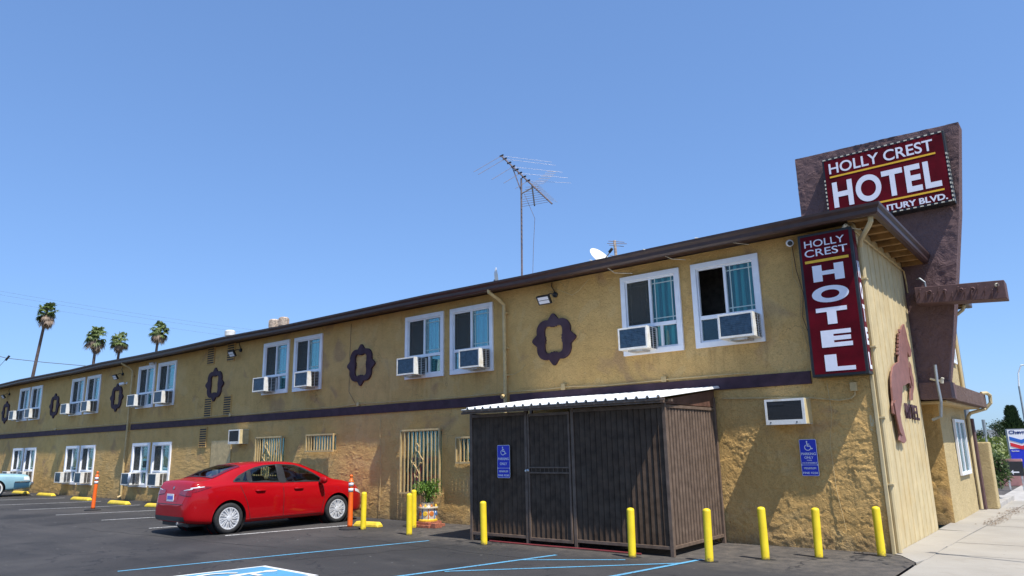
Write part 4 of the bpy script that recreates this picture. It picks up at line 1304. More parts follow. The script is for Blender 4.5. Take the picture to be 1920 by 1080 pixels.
# blue parking signs ---------------------------------------------------
def park_sign(x, y, z0, w, h, lines, label, tilt=0):
    r = empty('parking_sign', (x, y, z0), tilt, label, 'sign')
    mb = MB()
    def rrect(a, b, c_, d, rr):
        pts = []
        for cx, cy, a0 in ((b-rr, c_+rr, 270), (b-rr, d-rr, 0), (a+rr, d-rr, 90), (a+rr, c_+rr, 180)):
            pts += [(cx+rr*math.cos(R(a0+t)), cy+rr*math.sin(R(a0+t))) for t in (0, 30, 60, 90)]
        return pts
    mb.prism(rrect(0, w, 0, h, .022), 'y', -.004, 0); mb.build('plate', M['sign_white'], r)
    mb = MB(); mb.prism(rrect(.007, w-.007, h*.30+.003, h-.007, .018), 'y', -.0065, -.0045)
    mb.prism(rrect(.007, w-.007, .007, h*.30-.004, .018), 'y', -.0065, -.0045); mb.build('blue_field', M['sign_blue'], r)
    mb = MB(); s = h*.25
    wheelchair(mb, lambda a, b, l: (w*.26+a, -.0075-l*.3, h*.70+b), s); mb.build('access_symbol', M['sign_white'], r)
    for s_, c_, hh, ww in lines:
        me = text_mesh(s_, w*ww, h*hh, .002, .018); me.materials.append(M['sign_white'])
        o = bpy.data.objects.new('lettering', me); col.objects.link(o); o.parent = r
        o.location = (w/2, -.0068, h*c_); o.rotation_euler = (R(90), 0, 0)
    return r
park_sign(-5.975, -2.045, 1.12, .295, .58, [('PARKING', .58, .075, .84), ('ONLY', .43, .08, .56), ('MINIMUM', .20, .06, .70), ('FINE $250', .075, .065, .84)],
          'blue accessible parking only sign on the dark enclosure beside its door')
park_sign(-1.20, -.045, 1.115, .27, .58, [('PARKING', .60, .07, .84), ('ONLY', .50, .065, .52), ('VAN', .425, .035, .30), ('ACCESSIBLE', .355, .04, .86), ('MINIMUM', .21, .055, .70), ('FINE $250', .08, .065, .86)],
          'blue van accessible parking sign on the tan stucco below the wall air conditioner')

# floodlights and cameras ------------------------------------------------
def flood(x, z, label):
    r = empty('floodlight', (x, 0, z), 0, label, 'floodlight', 'black floodlights on the upper wall')
    mb = MB(); mb.lathe([(.06, 0), (.06, -.05), (.02, -.07), (.0001, -.07)], (.10, 0, .12), 'y', 12)
    mb.tube([(.10, -.05, .12), (.05, -.12, .14), (-.02, -.18, .10)], .014, 6)
    mb.tube([(.10, -.02, .16), (.04, -.06, .30), (.02, -.02, .40)], .010, 6)
    mb.build('mount', M['black'], r)
    mb = MB()
    t = R(32); fwd = Vector((.0, -math.cos(t), -math.sin(t))); upv = Vector((0, -math.sin(t), math.cos(t))); rt = Vector((1, 0, 0)); c0 = Vector((-.04, -.20, .02))
    def Pq(a, b, c_): return c0+rt*a+fwd*b+upv*c_
    q = [Pq(a, b, c_) for c_ in (-.10, .10) for a, b in ((-.15, 0), (.15, 0), (.17, .07), (-.17, .07))]
    mb.add(q, [(0, 3, 2, 1), (4, 5, 6, 7), (0, 1, 5, 4), (1, 2, 6, 5), (2, 3, 7, 6), (3, 0, 4, 7)])
    mb.build('head', M['black'], r, bevel=.006)
    mb = MB()
    for c1, c2 in ((-.075, -.006), (.006, .075)): mb.add([Pq(a, .073, c_) for a, c_ in ((-.135, c1), (.135, c1), (.135, c2), (-.135, c2))], [(0, 1, 2, 3)])
    mb.build('lens', M['sign_white'], r)
flood(-6.10, 4.72, 'black twin lens floodlight above the quatrefoil right of the middle downspout')
flood(-18.52, 4.76, 'black floodlight mounted over the upper right louvred vent')
flood(-27.05, 4.66, 'black floodlight over the quatrefoil beside the left downspout')
flood(-39.95, 4.66, 'black floodlight at the far left end of the wall')
def cctv(x, z, label, dx=-.5, s=1.0):
    r = empty('security_camera', (x, 0, z), 0, label, 'security camera')
    mb = MB(); mb.lathe([(.045*s, 0), (.045*s, -.02), (.02*s, -.03), (.0001, -.03)], (0, 0, 0), 'y', 12)
    mb.tube([(0, -.02, 0), (dx*.06, -.08, -.01), (dx*.10, -.12, -.02)], .014, 6); mb.build('mount', M['white'], r)
    mb = MB(); d = Vector((dx, -.8, -.25)).normalized(); p0 = Vector((dx*.10, -.12, -.02))
    mb.tube([p0-d*.05, p0, p0+d*.10*s, p0+d*.12*s], .052*s, 14); mb.build('housing', M['white'], r, smooth=True)
    mb = MB(); mb.tube([p0+d*.121*s, p0+d*.128*s], .036*s, 14); mb.build('lens', M['black'], r)
cctv(-1.02, 5.00, 'round white bullet camera under the eave left of the vertical sign', .3, 1.15)
cctv(-26.55, 4.40, 'white security camera beside the left downspout and quatrefoil', -.6, 1.1)
cctv(-24.25, 4.98, 'small white camera between the third pair of upper windows from the left', -.4, .9)

# ================================================================== METAL ENCLOSURE
EX0, EX1, EY0 = -6.70, -2.56, -2.0
en = empty('metal_enclosure', ((EX0+EX1)/2, EY0/2, 0), 0, 'dark brown slatted metal enclosure with a door and white corrugated roof', 'shed')
def ebox(name, bx, mat, parent=None, bevel=.004):
    mb = MB(); mb.box(*bx)
    o = mb.build(name, mat, None, bevel=bevel)
    if parent is None: par(o, en)
    else:
        o.parent = parent; o.matrix_parent_inverse = Matrix()
    return o
H_F = 2.32
for x in (EX0, -5.38, -4.37, EX1-.07):
    ebox('post', (x, x+.06, EY0, EY0+.06, 0.0 if x != EX0 else -.0, H_F), M['enclosure_frame_lit_slat'])
ebox('post', (EX1-.07, EX1-.01, -.12, -.06, 0, 2.45), M['enclosure_frame_lit_slat'])
ebox('post', (EX0, EX0+.06, -.12, -.06, 0, 2.45), M['enclosure_frame_lit_slat'])
for x0, x1 in ((EX0+.06, -5.38), (-4.31, EX1-.07)):
    ebox('rail', (x0, x1, EY0+.005, EY0+.05, .10, .15), M['enclosure_frame_lit_slat'])
    ebox('rail', (x0, x1, EY0+.005, EY0+.05, 2.22, 2.28), M['enclosure_frame_lit_slat'])
    n = max(1, round((x1-x0)/.103))
    for k in range(n):
        a = x0+(x1-x0)*k/n; b = x0+(x1-x0)*(k+1)/n
        mb = MB(); yo = EY0+.056
        # shallow folded slat
        pr = [(a+.002, yo), (a+.012, yo-.034), (b-.018, yo-.008), (b-.002, yo+.006)]
        lo = [(p[0], p[1], .10) for p in pr]; hi = [(p[0], p[1], 2.26) for p in pr]
        mb.add(lo+hi, [(i, i+1, i+5, i+4) for i in range(3)])
        par(mb.build('slat', M['enclosure'], None), en)
# door
dx0, dx1 = -5.30, -4.39
dr = MB()
dr.box(dx0, dx0+.035, EY0-.012, EY0+.03, .08, 2.24); dr.box(dx1-.035, dx1, EY0-.012, EY0+.03, .08, 2.24)
dr.box(dx0+.035, dx1-.035, EY0-.012, EY0+.03, 2.19, 2.24); dr.box(dx0+.035, dx1-.035, EY0-.012, EY0+.03, .08, .13)
dr.box(dx0+.035, dx1-.035, EY0-.016, EY0+.0, 1.20, 1.225); dr.box(dx0+.035, dx1-.035, EY0-.016, EY0+.0, 1.29, 1.315)
door = par(dr.build('door', M['enclosure_frame_lit_slat'], None, bevel=.003), en)
n = 8
for k in range(n):
    a = dx0+.036+(dx1-dx0-.072)*k/n; b = dx0+.036+(dx1-dx0-.072)*(k+1)/n
    mb = MB(); yo = EY0+.045; pr = [(a+.002, yo), (a+.012, yo-.034), (b-.018, yo-.008), (b-.002, yo+.006)]
    lo = [(p[0], p[1], .13) for p in pr]; hi = [(p[0], p[1], 2.19) for p in pr]
    mb.add(lo+hi, [(i, i+1, i+5, i+4) for i in range(3)]); mb.build('slat', M['enclosure'], door)
for k in range(9):
    xx = dx0+.08+k*.094; mb = MB(); mb.box(xx-.005, xx+.005, EY0-.010, EY0-.002, 1.226, 1.289); mb.build('bar', M['enclosure_frame_lit_slat'], door)
mb = MB(); mb.lathe([(.028, 0), (.028, -.015), (.012, -.03), (.028, -.05), (.02, -.07), (.0001, -.072)], (dx0+.0, EY0-.012, 1.25), 'y', 12); mb.build('handle', M['galv'], door)
# side (street end), lit by the sun; its slats also get a lighter, sunlit colour
ebox('rail', (EX1-.062, EX1-.018, EY0+.06, -.12, .10, .15), M['enclosure_frame_lit_slat'])
ebox('rail', (EX1-.062, EX1-.018, EY0+.06, -.12, 2.22, 2.27), M['enclosure_frame_lit_slat'])
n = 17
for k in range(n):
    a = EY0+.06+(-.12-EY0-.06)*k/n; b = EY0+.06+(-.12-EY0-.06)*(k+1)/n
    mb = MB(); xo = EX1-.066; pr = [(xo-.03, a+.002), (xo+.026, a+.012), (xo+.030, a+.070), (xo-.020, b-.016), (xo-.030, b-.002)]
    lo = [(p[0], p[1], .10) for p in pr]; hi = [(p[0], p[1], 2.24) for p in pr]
    mb.add(lo+hi, [(i, i+1, i+6, i+5) for i in range(4)]); par(mb.build('slat', M['enclosure_frame_lit_slat'], None), en)
mb = MB(); xo = EX0+.04; mb.box(xo-.01, xo, EY0+.06, -.12, .08, 2.3); par(mb.build('side_panel', M['enclosure'], None), en)
# gable infill triangle
mb = MB(); mb.prism([(EY0+.0, 2.285), (-.06, 2.285), (-.06, 2.58), (EY0+.0, 2.34)], 'x', EX1-.05, EX1-.03)
par(mb.build('gable_panel', M['rust_panel'], None), en)
# corrugated roof: front edge lower
mb = MB()
nw = 22; x0r, x1r = EX0+.06, EX1+.07
pts = []
per = (x1r-x0r)/nw
prof_r = []
for k in range(nw):
    a = x0r+k*per
    prof_r += [(a, 0), (a+per*.70, 0), (a+per*.78, .035), (a+per*.92, .035)]
prof_r.append((x1r, 0))
yf, yb2 = EY0-.30, -.02
zf, zb2 = 2.355, 2.615
lo = [(p[0], yf, zf+p[1]) for p in prof_r]; hi = [(p[0], yb2, zb2+p[1]) for p in prof_r]
n = len(prof_r)
mb.add(lo+hi, [(i, i+1, i+1+n, i+n) for i in range(n-1)])
rf = mb.build('corrugated_roof', M['roof_white'], None); par(rf, en)
so = rf.modifiers.new('s', 'SOLIDIFY'); so.thickness = .012; so.offset = 1
for y, z in ((EY0-.26, 2.33), (EY0+.02, 2.36)):
    mb = MB(); mb.box(EX0+.02, EX1+.10, y, y+.05, z-.05, z-.012+.0); par(mb.build('purlin', M['enclosure_frame_lit_slat'], None), en)
ebox('eave_strip', (EX0+.08, EX1+.14, yf+.01, yf+.03, zf-.045, zf-.006), M['enclosure_frame_lit_slat'])
# pipe bits under it
mb = MB(); mb.tube([(-6.2, EY0-.03, .02), (-5.2, EY0-.05, .018), (-4.1, EY0-.04, .02), (-3.1, EY0-.05, .018)], .014, 6)
tag(mb.build('hose', simple('red_hose', (.20, .03, .03), .6), None), 'thin dark red hose lying along the foot of the enclosure', 'hose')
# clutter strip on ground beneath
# ================================================================== BOLLARDS, POSTS, STOPS
def make_bollard():
    mb = MB(); r = .058
    prof = [(r+.002, 0), (r, .01), (r, .69), (r*.96, .71), (r*.7, .725), (r*.3, .732), (.0001, .734)]
    mb.lathe(prof, (0, 0, 0), 'z', 24)
    return mb.build('bollard', M['yellow'], None, smooth=True)
bol = make_bollard()
sp_b = [(-.10, -.30, .70, 'rightmost yellow bollard close to the building corner'),
        (-.81, -.90, .70, 'yellow bollard second from the right, below the blue van sign'),
        (-1.38, -1.49, .735, 'yellow bollard third from the right, in front of the stucco wall'),
        (-1.97, -2.10, .735, 'yellow bollard just right of the enclosure corner'),
        (-3.11, -2.31, .72, 'yellow bollard before the right part of the enclosure front'),
        (-6.05, -2.35, .735, 'yellow bollard before the left end of the enclosure under the parking sign'),
        (-8.32, -2.02, .80, 'front yellow bollard of the pair left of the potted plant'),
        (-9.20, -1.07, .80, 'rear yellow bollard of the pair left of the potted plant'),
        (-9.95, -1.84, .78, 'yellow bollard right of the orange post by the red car')]
for k, (x, y, h, lab) in enumerate(sp_b):
    o = bol if k == 0 else bol.copy()
    if k: col.objects.link(o)
    o.location = (x, y, 0); o.scale = (1, 1, h/.734); o.rotation_euler = (R(rnd.uniform(-1.1, 1.1)), R(rnd.uniform(-1.1, 1.1)), rnd.uniform(0, 6))
    tag(o, lab, 'bollard', 'yellow bollards')
# broken asphalt collars
for k, (x, y, h, lab) in enumerate(sp_b[:6]):
    mb = MB()
    pts = [(x+(.09+rnd.uniform(0, .07))*math.cos(t*.52), y+(.09+rnd.uniform(0, .05))*math.sin(t*.52), gz(x)+.003) for t in range(12)]
    mb.add(pts, [tuple(range(12))]); mb.build('tar_patch', M['rubber'], lot)

def make_post():
    r = empty('delineator_post', (0, 0, 0))
    mb = MB(); mb.lathe([(.235, 0), (.235, .02), (.16, .045), (.06, .055), (.0001, .056)], (0, 0, 0), 'z', 8); mb.build('base', M['rubber'], r)
    mb = MB(); mb.lathe([(.062, .05), (.055, .10), (.050, .80), (.052, .98), (.060, .985), (.060, 1.0), (.040, 1.02), (.034, 1.05), (.022, 1.065), (.022, 1.09), (.034, 1.10), (.034, 1.125), (.02, 1.14), (.0001, 1.145)], (0, 0, 0), 'z', 20)
    mb.build('body', M['orange'], r, smooth=True)
    for z in (.78, .90):
        mb = MB(); mb.lathe([(.0535, z), (.0535, z+.075)], (0, 0, 0), 'z', 20); mb.build('reflective_band', M['reflect'], r, smooth=True)
    return r
dp = make_post(); dp.location = (-10.26, -1.95, 0)
tag(dp, 'orange delineator post in front of the red car nose', 'delineator post', 'orange delineator posts with white bands')
d2 = copy_tree(dp); d2.location = (-21.40, -2.80, gz(-21.4)); d2.rotation_euler = (0, R(1.5), 1.0)
tag(d2, 'orange delineator post standing alone on the far left stalls', 'delineator post', 'orange delineator posts with white bands')

def make_stop(L=.95):
    mb = MB()
    pr = [(-.09, 0), (.09, 0), (.085, .05), (.05, .11), (-.05, .11), (-.085, .05)]
    a, b = -L/2, L/2
    v = []
    for x, k in ((a, 1), (a+.07, 1), (b-.07, 1), (b, 1)):
        sc2 = .55 if x in (a, b) else 1
        v += [(x, p[0], p[1]*sc2) for p in pr]
    n = 6; f = []
    for s in range(3): f += [(s*n+i, s*n+(i+1) % n, (s+1)*n+(i+1) % n, (s+1)*n+i)[::-1] for i in range(n)]
    f += [tuple(range(6)), tuple(range(18, 24))[::-1]]
    mb.add(v, f)
    return mb.build('wheel_stop', M['yellow_stop'], None, bevel=.012)
st = make_stop()
stops = [(-10.32, -1.40, .80, .08, 'yellow wheel stop behind the orange post and bollard'),
         (-20.75, -1.15, 1.45, .03, 'yellow wheel stop just left of the red car, under the first low window pair'),
         (-23.40, -1.20, 1.60, -.03, 'yellow wheel stop fourth from the left, right of the far orange post'),
         (-27.05, -1.00, 1.60, .02, 'yellow wheel stop third from the left of the row'),
         (-31.65, -.62, 1.75, 0, 'yellow wheel stop second from the left of the row'),
         (-34.75, -.58, 1.80, 0, 'leftmost yellow wheel stop beside the blue car')]
for k, (x, y, s, a, lab) in enumerate(stops):
    o = st if k == 0 else st.copy()
    if k: col.objects.link(o)
    o.location = (x, y, gz(x)); o.scale = (s, 1, 1); o.rotation_euler = (0, 0, a)
    tag(o, lab, 'wheel stop', 'yellow concrete wheel stops')

# ================================================================== POTTED PLANT
px_, py_ = -9.12, -.70
bb = empty('brick_base', (px_, py_, 0), 0, 'low base of red bricks under the painted flower pot', 'brick base')
for k in range(4):
    for j in range(2):
        mb = MB(); mb.box(-.30+k*.145, -.30+k*.145+.138, -.27+j*.26, -.27+j*.26+.252, .0, .058); mb.build('brick', M['terracotta'], bb, bevel=.006)
for k in range(3):
    mb = MB(); mb.box(-.24+k*.150, -.24+k*.150+.143, -.22, .2, .060, .115); mb.build('brick', M['terracotta'], bb, bevel=.006)
mb = MB(); mb.box(.29, .43, -.22, -.02, 0, .10); mb.build('brick', M['terracotta'], bb, bevel=.006)
pot = empty('flower_pot', (px_-.02, py_, .116), 0, 'painted glazed flower pot with yellow foot and patterned sides', 'flower pot')
mb = MB(); mb.lathe([(.21, 0), (.215, .03), (.19, .05), (.0001, .05)], (0, 0, 0), 'z', 24); mb.build('foot', M['pot_yellow'], pot, smooth=False)
mb = MB(); mb.lathe([(.185, .05), (.195, .10), (.19, .28), (.0001, .28)], (0, 0, 0), 'z', 24); mb.build('body', M['pot_white'], pot)
mb = MB(); mb.lathe([(.225, .28), (.225, .305), (.19, .31), (.15, .31), (.14, .34), (.16, .39), (.135, .395), (.12, .34)], (0, 0, 0), 'z', 24); mb.build('rim', M['pot_white'], pot)
for k in range(8):
    a = -2.6+k*.75
    c = 'pot_blue pot_orange pot_yellow pot_orange'.split()[k % 4]
    mb = MB(); mb.lathe([(.055, 0), (.050, .012), (.03, .014), (.0001, .014)], (0, 0, 0), 'x', 14)
    o = mb.build('medallion', M[c], pot); o.location = (.190*math.cos(a), .190*math.sin(a), .165); o.rotation_euler = (0, 0, a)
    mb = MB(); mb.box(0, .012, -.012, .012, .06, .27); o = mb.build('stripe', M['pot_blue' if k % 2 else 'pot_orange'], pot); o.location = (.185*math.cos(a+.37), .185*math.sin(a+.37), 0); o.rotation_euler = (0, 0, a+.37)
    mb = MB(); mb.lathe([(.022, 0), (.03, .02), (.012, .05), (.0001, .07)], (.185*math.cos(a), .185*math.sin(a), .305), 'z', 8); mb.build('scallop', M['pot_orange' if k % 2 else 'pot_yellow'], pot)
mb = MB(); mb.lathe([(.13, .36), (.0001, .37)], (0, 0, 0), 'z', 16); mb.build('soil', M['soil'], pot)

def leaf_quads(mb, c, d, up, L, Wd, bend=.3):
    d = d.normalized(); s = d.cross(up)
    if s.length < 1e-4: s = Vector((1, 0, 0))
    s.normalize(); nrm = s.cross(d)
    p0 = c; p1 = c+d*L*.5+nrm*L*.06; p2 = c+d*L-nrm*L*bend*.5
    mb.add([p0, p1+s*Wd/2, p2, p1-s*Wd/2], [(0, 1, 2, 3)])
def bushy(mb, c, rad, n, L, Wd, rr, clump=7):
    cl = []
    for _ in range(clump):
        v = Vector((rr.gauss(0, 1), rr.gauss(0, 1), rr.gauss(0, 1))).normalized()*rr.uniform(.3, .95)
        cl.append((Vector((v.x*rad[0], v.y*rad[1], v.z*rad[2])), rr.uniform(.25, .5)))
    for _ in range(n):
        cc, q = rr.choice(cl)
        o = Vector((rr.gauss(0, 1), rr.gauss(0, 1), rr.gauss(0, 1))).normalized()*(rr.random()**.4)*q
        p = Vector(c)+cc+Vector((o.x*rad[0], o.y*rad[1], o.z*rad[2]))
        d = Vector((o.x, o.y, o.z+.2))+Vector((rr.uniform(-.6, .6), rr.uniform(-.6, .6), rr.uniform(-.6, .6)))
        leaf_quads(mb, p, d, Vector((0, 0, 1)), L*rr.uniform(.6, 1.3), Wd*rr.uniform(.7, 1.2))
    return cl
pl = empty('potted_plant', (px_-.02, py_, .49), 0, 'leafy bright green plant growing in the painted flower pot', 'plant')
mb = MB(); rr = random.Random(5)
cl = bushy(mb, (0, 0, .28), (.33, .28, .25), 800, .075, .035, rr, 13)
mb.build('foliage', M['leaf'], pl)
mb = MB()
for cc, q in cl: mb.tube([(0, 0, 0), (cc.x*.3, cc.y*.3, .14+cc.z*.3), (cc.x, cc.y, .28+cc.z)], .008, 5)
mb.build('stem', M['bark'], pl)

# ================================================================== CARS
def pchip(xs, ys):
    xs = np.array(xs, float); ys = np.array(ys, float); h = np.diff(xs); dl = np.diff(ys)/h
    mth = np.zeros(len(xs))
    for i in range(1, len(xs)-1):
        if dl[i-1]*dl[i] > 0:
            w1 = 2*h[i]+h[i-1]; w2 = h[i]+2*h[i-1]; mth[i] = (w1+w2)/(w1/dl[i-1]+w2/dl[i])
    mth[0] = dl[0]; mth[-1] = dl[-1]
    def f(x):
        i = min(max(np.searchsorted(xs, x)-1, 0), len(xs)-2)
        t = (x-xs[i])/h[i]; t = min(max(t, 0), 1)
        return float((2*t**3-3*t*t+1)*ys[i]+(t**3-2*t*t+t)*h[i]*mth[i]+(-2*t**3+3*t*t)*ys[i+1]+(t**3-t*t)*h[i]*mth[i+1])
    return f
def car_body(P, name, mat, parent):
    L = P['L']
    ft, fb, fw, fe, fz0, fm = (pchip(*zip(*P[k])) for k in ('top', 'belt', 'width', 'edge', 'bottom', 'crease'))
    S = [0, .02, .05, .09, .14, .2, .28, .38] + [x for x in np.arange(.48, L-.42, .085)] + [L-.38, L-.28, L-.2, L-.14, L-.09, L-.05, L-.02, L]
    rows = []
    for s in S:
        top, belt, w, e, zb, cr = ft(s), fb(s), fw(s), fe(s), fz0(s), fm(s)
        belt = min(belt, top-.03); e = min(e, w-.01)
        mid = zb+(belt-zb)*.55
        rows.append([(0, zb), (w*.6, zb), (w-.09, zb+.005), (w-.03, zb+.04), (w-.008, zb+.13), (w, mid), (w-.004, mid+(belt-mid)*.35), (w-.012-cr, mid+(belt-mid)*.6), (w-.03-cr, belt-.04), (w-.06-cr*.6, belt),
                     (w-.085+(e-w+.085)*.25, belt+(top-belt)*.22), (w-.085+(e-w+.085)*.62, belt+(top-belt)*.58), (e, top-(top-belt)*.13-.015), (e-.07, top-.028), (e*.55, top-.008), (0, top)])
    n = len(rows[0]); m2 = 2*n-2
    V = []
    for s, r in zip(S, rows):
        full = [(y, z) for y, z in r]+[(-y, z) for y, z in r[-2:0:-1]]
        V += [(s-L/2, y, z) for y, z in full]
    F = []
    for i in range(len(S)-1):
        for j in range(m2):
            F.append((i*m2+j, i*m2+(j+1) % m2, (i+1)*m2+(j+1) % m2, (i+1)*m2+j))
    me = bpy.data.meshes.new(name); me.from_pydata(V, [], F)
    bm = bmesh.new(); bm.from_mesh(me)
    for k in (0, len(S)-1):
        ring = [bm.verts[k*m2+j] for j in range(m2)] if (bm.verts.ensure_lookup_table() or True) else None
        # strips across the cap keep the surface smooth
        for j in range(0, n-1):
            a, b = ring[j], ring[j+1]; c_, d = ring[(m2-j-1) % m2], ring[(m2-j) % m2]
            vs2 = [v for v in (a, b, c_, d)]
            uniq = []
            for v in vs2:
                if v not in uniq: uniq.append(v)
            if len(uniq) >= 3:
                try: bm.faces.new(uniq)
                except ValueError: pass
    bmesh.ops.recalc_face_normals(bm, faces=bm.faces)
    bm.to_mesh(me); bm.free()
    me.materials.append(mat)
    o = bpy.data.objects.new(name, me); col.objects.link(o)
    ss = o.modifiers.new('sub', 'SUBSURF'); ss.levels = 2; ss.render_levels = 2
    dg = bpy.context.evaluated_depsgraph_get(); dg.update()
    me2 = bpy.data.meshes.new_from_object(o.evaluated_get(dg))
    o.modifiers.clear(); o.data = me2
    bm = bmesh.new(); bm.from_mesh(me2); bvh0 = BVHTree.FromBMesh(bm)
    for ax in P['axles']:
        cx, cz, Ra = ax-L/2, P['wr'], P['arch']
        def rad(v): return math.hypot(v.co.x-cx, v.co.z-cz)
        ins = {v for v in bm.verts if abs(v.co.y) > .5 and rad(v) < Ra and v.co.z < .9}
        dl = [f for f in bm.faces if all(v in ins for v in f.verts)]
        bmesh.ops.delete(bm, geom=dl, context='FACES')
        for v in bm.verts:
            if v.is_valid and v in ins and v.link_faces:
                r_ = rad(v); v.co.x = cx+(v.co.x-cx)*Ra/r_; v.co.z = cz+(v.co.z-cz)*Ra/r_
    bmesh.ops.delete(bm, geom=[v for v in bm.verts if not v.link_faces], context='VERTS')
    bm.to_mesh(me2); bm.free()
    me2.polygons.foreach_set('use_smooth', [True]*len(me2.polygons))
    o.parent = parent
    return o, bvh0
def lerp_line(pts, x):
    for (a, b), (c_, d) in zip(pts[:-1], pts[1:]):
        if x <= c_: return b+(d-b)*(x-a)/(c_-a) if c_ != a else d
    return pts[-1][1]
SHIFT = -.05+.08    # keeps the glass tables, written for a 4.64 m body, on the shorter one
def patch(bvh, lo, hi, nx_, nz_, dirv, mode, off=.004, s0=None, s1=None, L=4.64):
    """surface patch: lo/hi are polylines (s, v). mode 'side' v=z, ray in y; 'top' v=y, ray down; 'rear'/'front' s=y, v=z, ray in x"""
    s0 = lo[0][0] if s0 is None else s0; s1 = lo[-1][0] if s1 is None else s1
    V, ok = [], []
    for j in range(nz_+1):
        for i in range(nx_+1):
            s = s0+(s1-s0)*i/nx_; a = lerp_line(lo, s); b = lerp_line(hi, s); v = a+(b-a)*j/nz_
            if mode == 'side': org = Vector((s-L/2-(SHIFT if L == 4.64 else 0), dirv*3, v)); d = Vector((0, -dirv, 0))
            elif mode == 'top': org = Vector((s-L/2-(SHIFT if L == 4.64 else 0), v, 3)); d = Vector((0, 0, -1))
            else: org = Vector((dirv*5, s, v)); d = Vector((-dirv, 0, 0))
            h = bvh.ray_cast(org, d)
            if h[0] is None: V.append(org); ok.append(False)
            else:
                nn = h[1] if h[1].dot(d) < 0 else -h[1]
                V.append(h[0]+nn*off); ok.append(True)
    F = []
    w = nx_+1
    for j in range(nz_):
        for i in range(nx_):
            q = (j*w+i, j*w+i+1, (j+1)*w+i+1, (j+1)*w+i)
            if all(ok[k] for k in q): F.append(q)
    return V, F
def inset(lo, hi, d): return [(s, z+d) for s, z in lo], [(s, z-d) for s, z in hi]
def ring_strip(mb, V, nx_, nz_, width, mid=None):
    """thin border frame following the patch rim"""
    w = nx_+1
    rim = [i for i in range(w)]+[j*w+nx_ for j in range(1, nz_+1)]+[nz_*w+i for i in range(nx_-1, -1, -1)]+[j*w for j in range(nz_-1, 0, -1)]
    P = [V[k] for k in rim]; c = sum(P, Vector())/len(P)
    n = len(P)
    inn = []
    for k, p in enumerate(P):
        d = (c-p); d.normalize(); inn.append(p+d*width)
    nrm = (P[n//4]-P[0]).cross(P[n//2]-P[0]).normalized()
    mb.add(P+inn, [(k, (k+1) % n, (k+1) % n+n, k+n) for k in range(n)])

def make_wheel(r, w, parent, x, y, side, style):
    tyre = MB()
    rim_r = r*.70
    prof = [(rim_r, -w/2+.01), (rim_r+.02, -w/2), (r-.03, -w/2+.002), (r-.008, -w/2+.025), (r, -w/2+.05), (r, w/2-.05), (r-.008, w/2-.025), (r-.03, w/2-.002), (rim_r+.02, w/2), (rim_r, w/2-.01)]
    tyre.lathe(prof+[prof[0]], (0, 0, 0), 'y', 40, caps=False)
    wh = empty('wheel', (x, y, r), 0, parent=parent)
    tyre.build('tyre', M['rubber'], wh, smooth=True)
    sg = side
    if style == 'spoke':
        rm = MB(); yo = sg*(w/2-.045)
        rm.lathe([(rim_r, 0), (rim_r, sg*.035), (rim_r-.02, sg*.035), (rim_r-.025, 0)], (0, yo, 0), 'y', 36)
        for k in range(10):
            a = k*math.pi/5
            for da, sw in ((-.10, .16), (.13, .16)):
                pin = (.045, a+da*.5); pout = (rim_r-.012, a+da+sw*.9)
                pm = (rim_r*.55, a+da+.02)
                q = []
                for rr_, aa in (pin, pm, pout): q.append((rr_*math.cos(aa), rr_*math.sin(aa)))
                wd = .016 if sw else .02
                for (p0, p1) in ((q[0], q[1]), (q[1], q[2])):
                    d = Vector((p1[0]-p0[0], p1[1]-p0[1])).normalized(); nn = Vector((-d.y, d.x))*wd/2
                    P4 = [(p0[0]-nn.x, p0[1]-nn.y), (p1[0]-nn.x*1.4, p1[1]-nn.y*1.4), (p1[0]+nn.x*1.4, p1[1]+nn.y*1.4), (p0[0]+nn.x, p0[1]+nn.y)]
                    ya, yb3 = yo+sg*.004+.0007*k*sg, yo+sg*(.030+.0009*k+(.0005 if da > 0 else 0))
                    vv = [(p[0], ya, p[1]) for p in P4]+[(p[0], yb3, p[1]) for p in P4]
                    rm.add(vv, [(0, 1, 5, 4), (1, 2, 6, 5), (2, 3, 7, 6), (3, 0, 4, 7), (4, 5, 6, 7)])
        rm.lathe([(.055, 0), (.052, sg*.045), (.0001, sg*.05)], (0, yo, 0), 'y', 20)
        rm.build('rim', M['silver'], wh)
        bk = MB(); bk.lathe([(rim_r, 0), (.0001, 0)], (0, yo-sg*.002, 0), 'y', 30); bk.build('brake_disc', M['black'], wh)
    else:
        rm = MB(); yo = sg*(w/2-.01)
        rm.lathe([(rim_r, 0), (rim_r-.015, sg*.02), (rim_r*.8, sg*.012), (rim_r*.72, sg*.03), (rim_r*.35, sg*.035), (rim_r*.3, sg*.06), (.0001, sg*.07)], (0, yo, 0), 'y', 36)
        rm.build('rim', M['chrome'], wh, smooth=False)
        ww = MB(); ww.lathe([(rim_r+.012, 0), (rim_r+.055, 0)], (0, sg*(w/2+.0015), 0), 'y', 36)
        ww.f = ww.f[:36]; ww.mi = ww.mi[:36]; ww.build('whitewall', M['whitewall'], wh)
    return wh

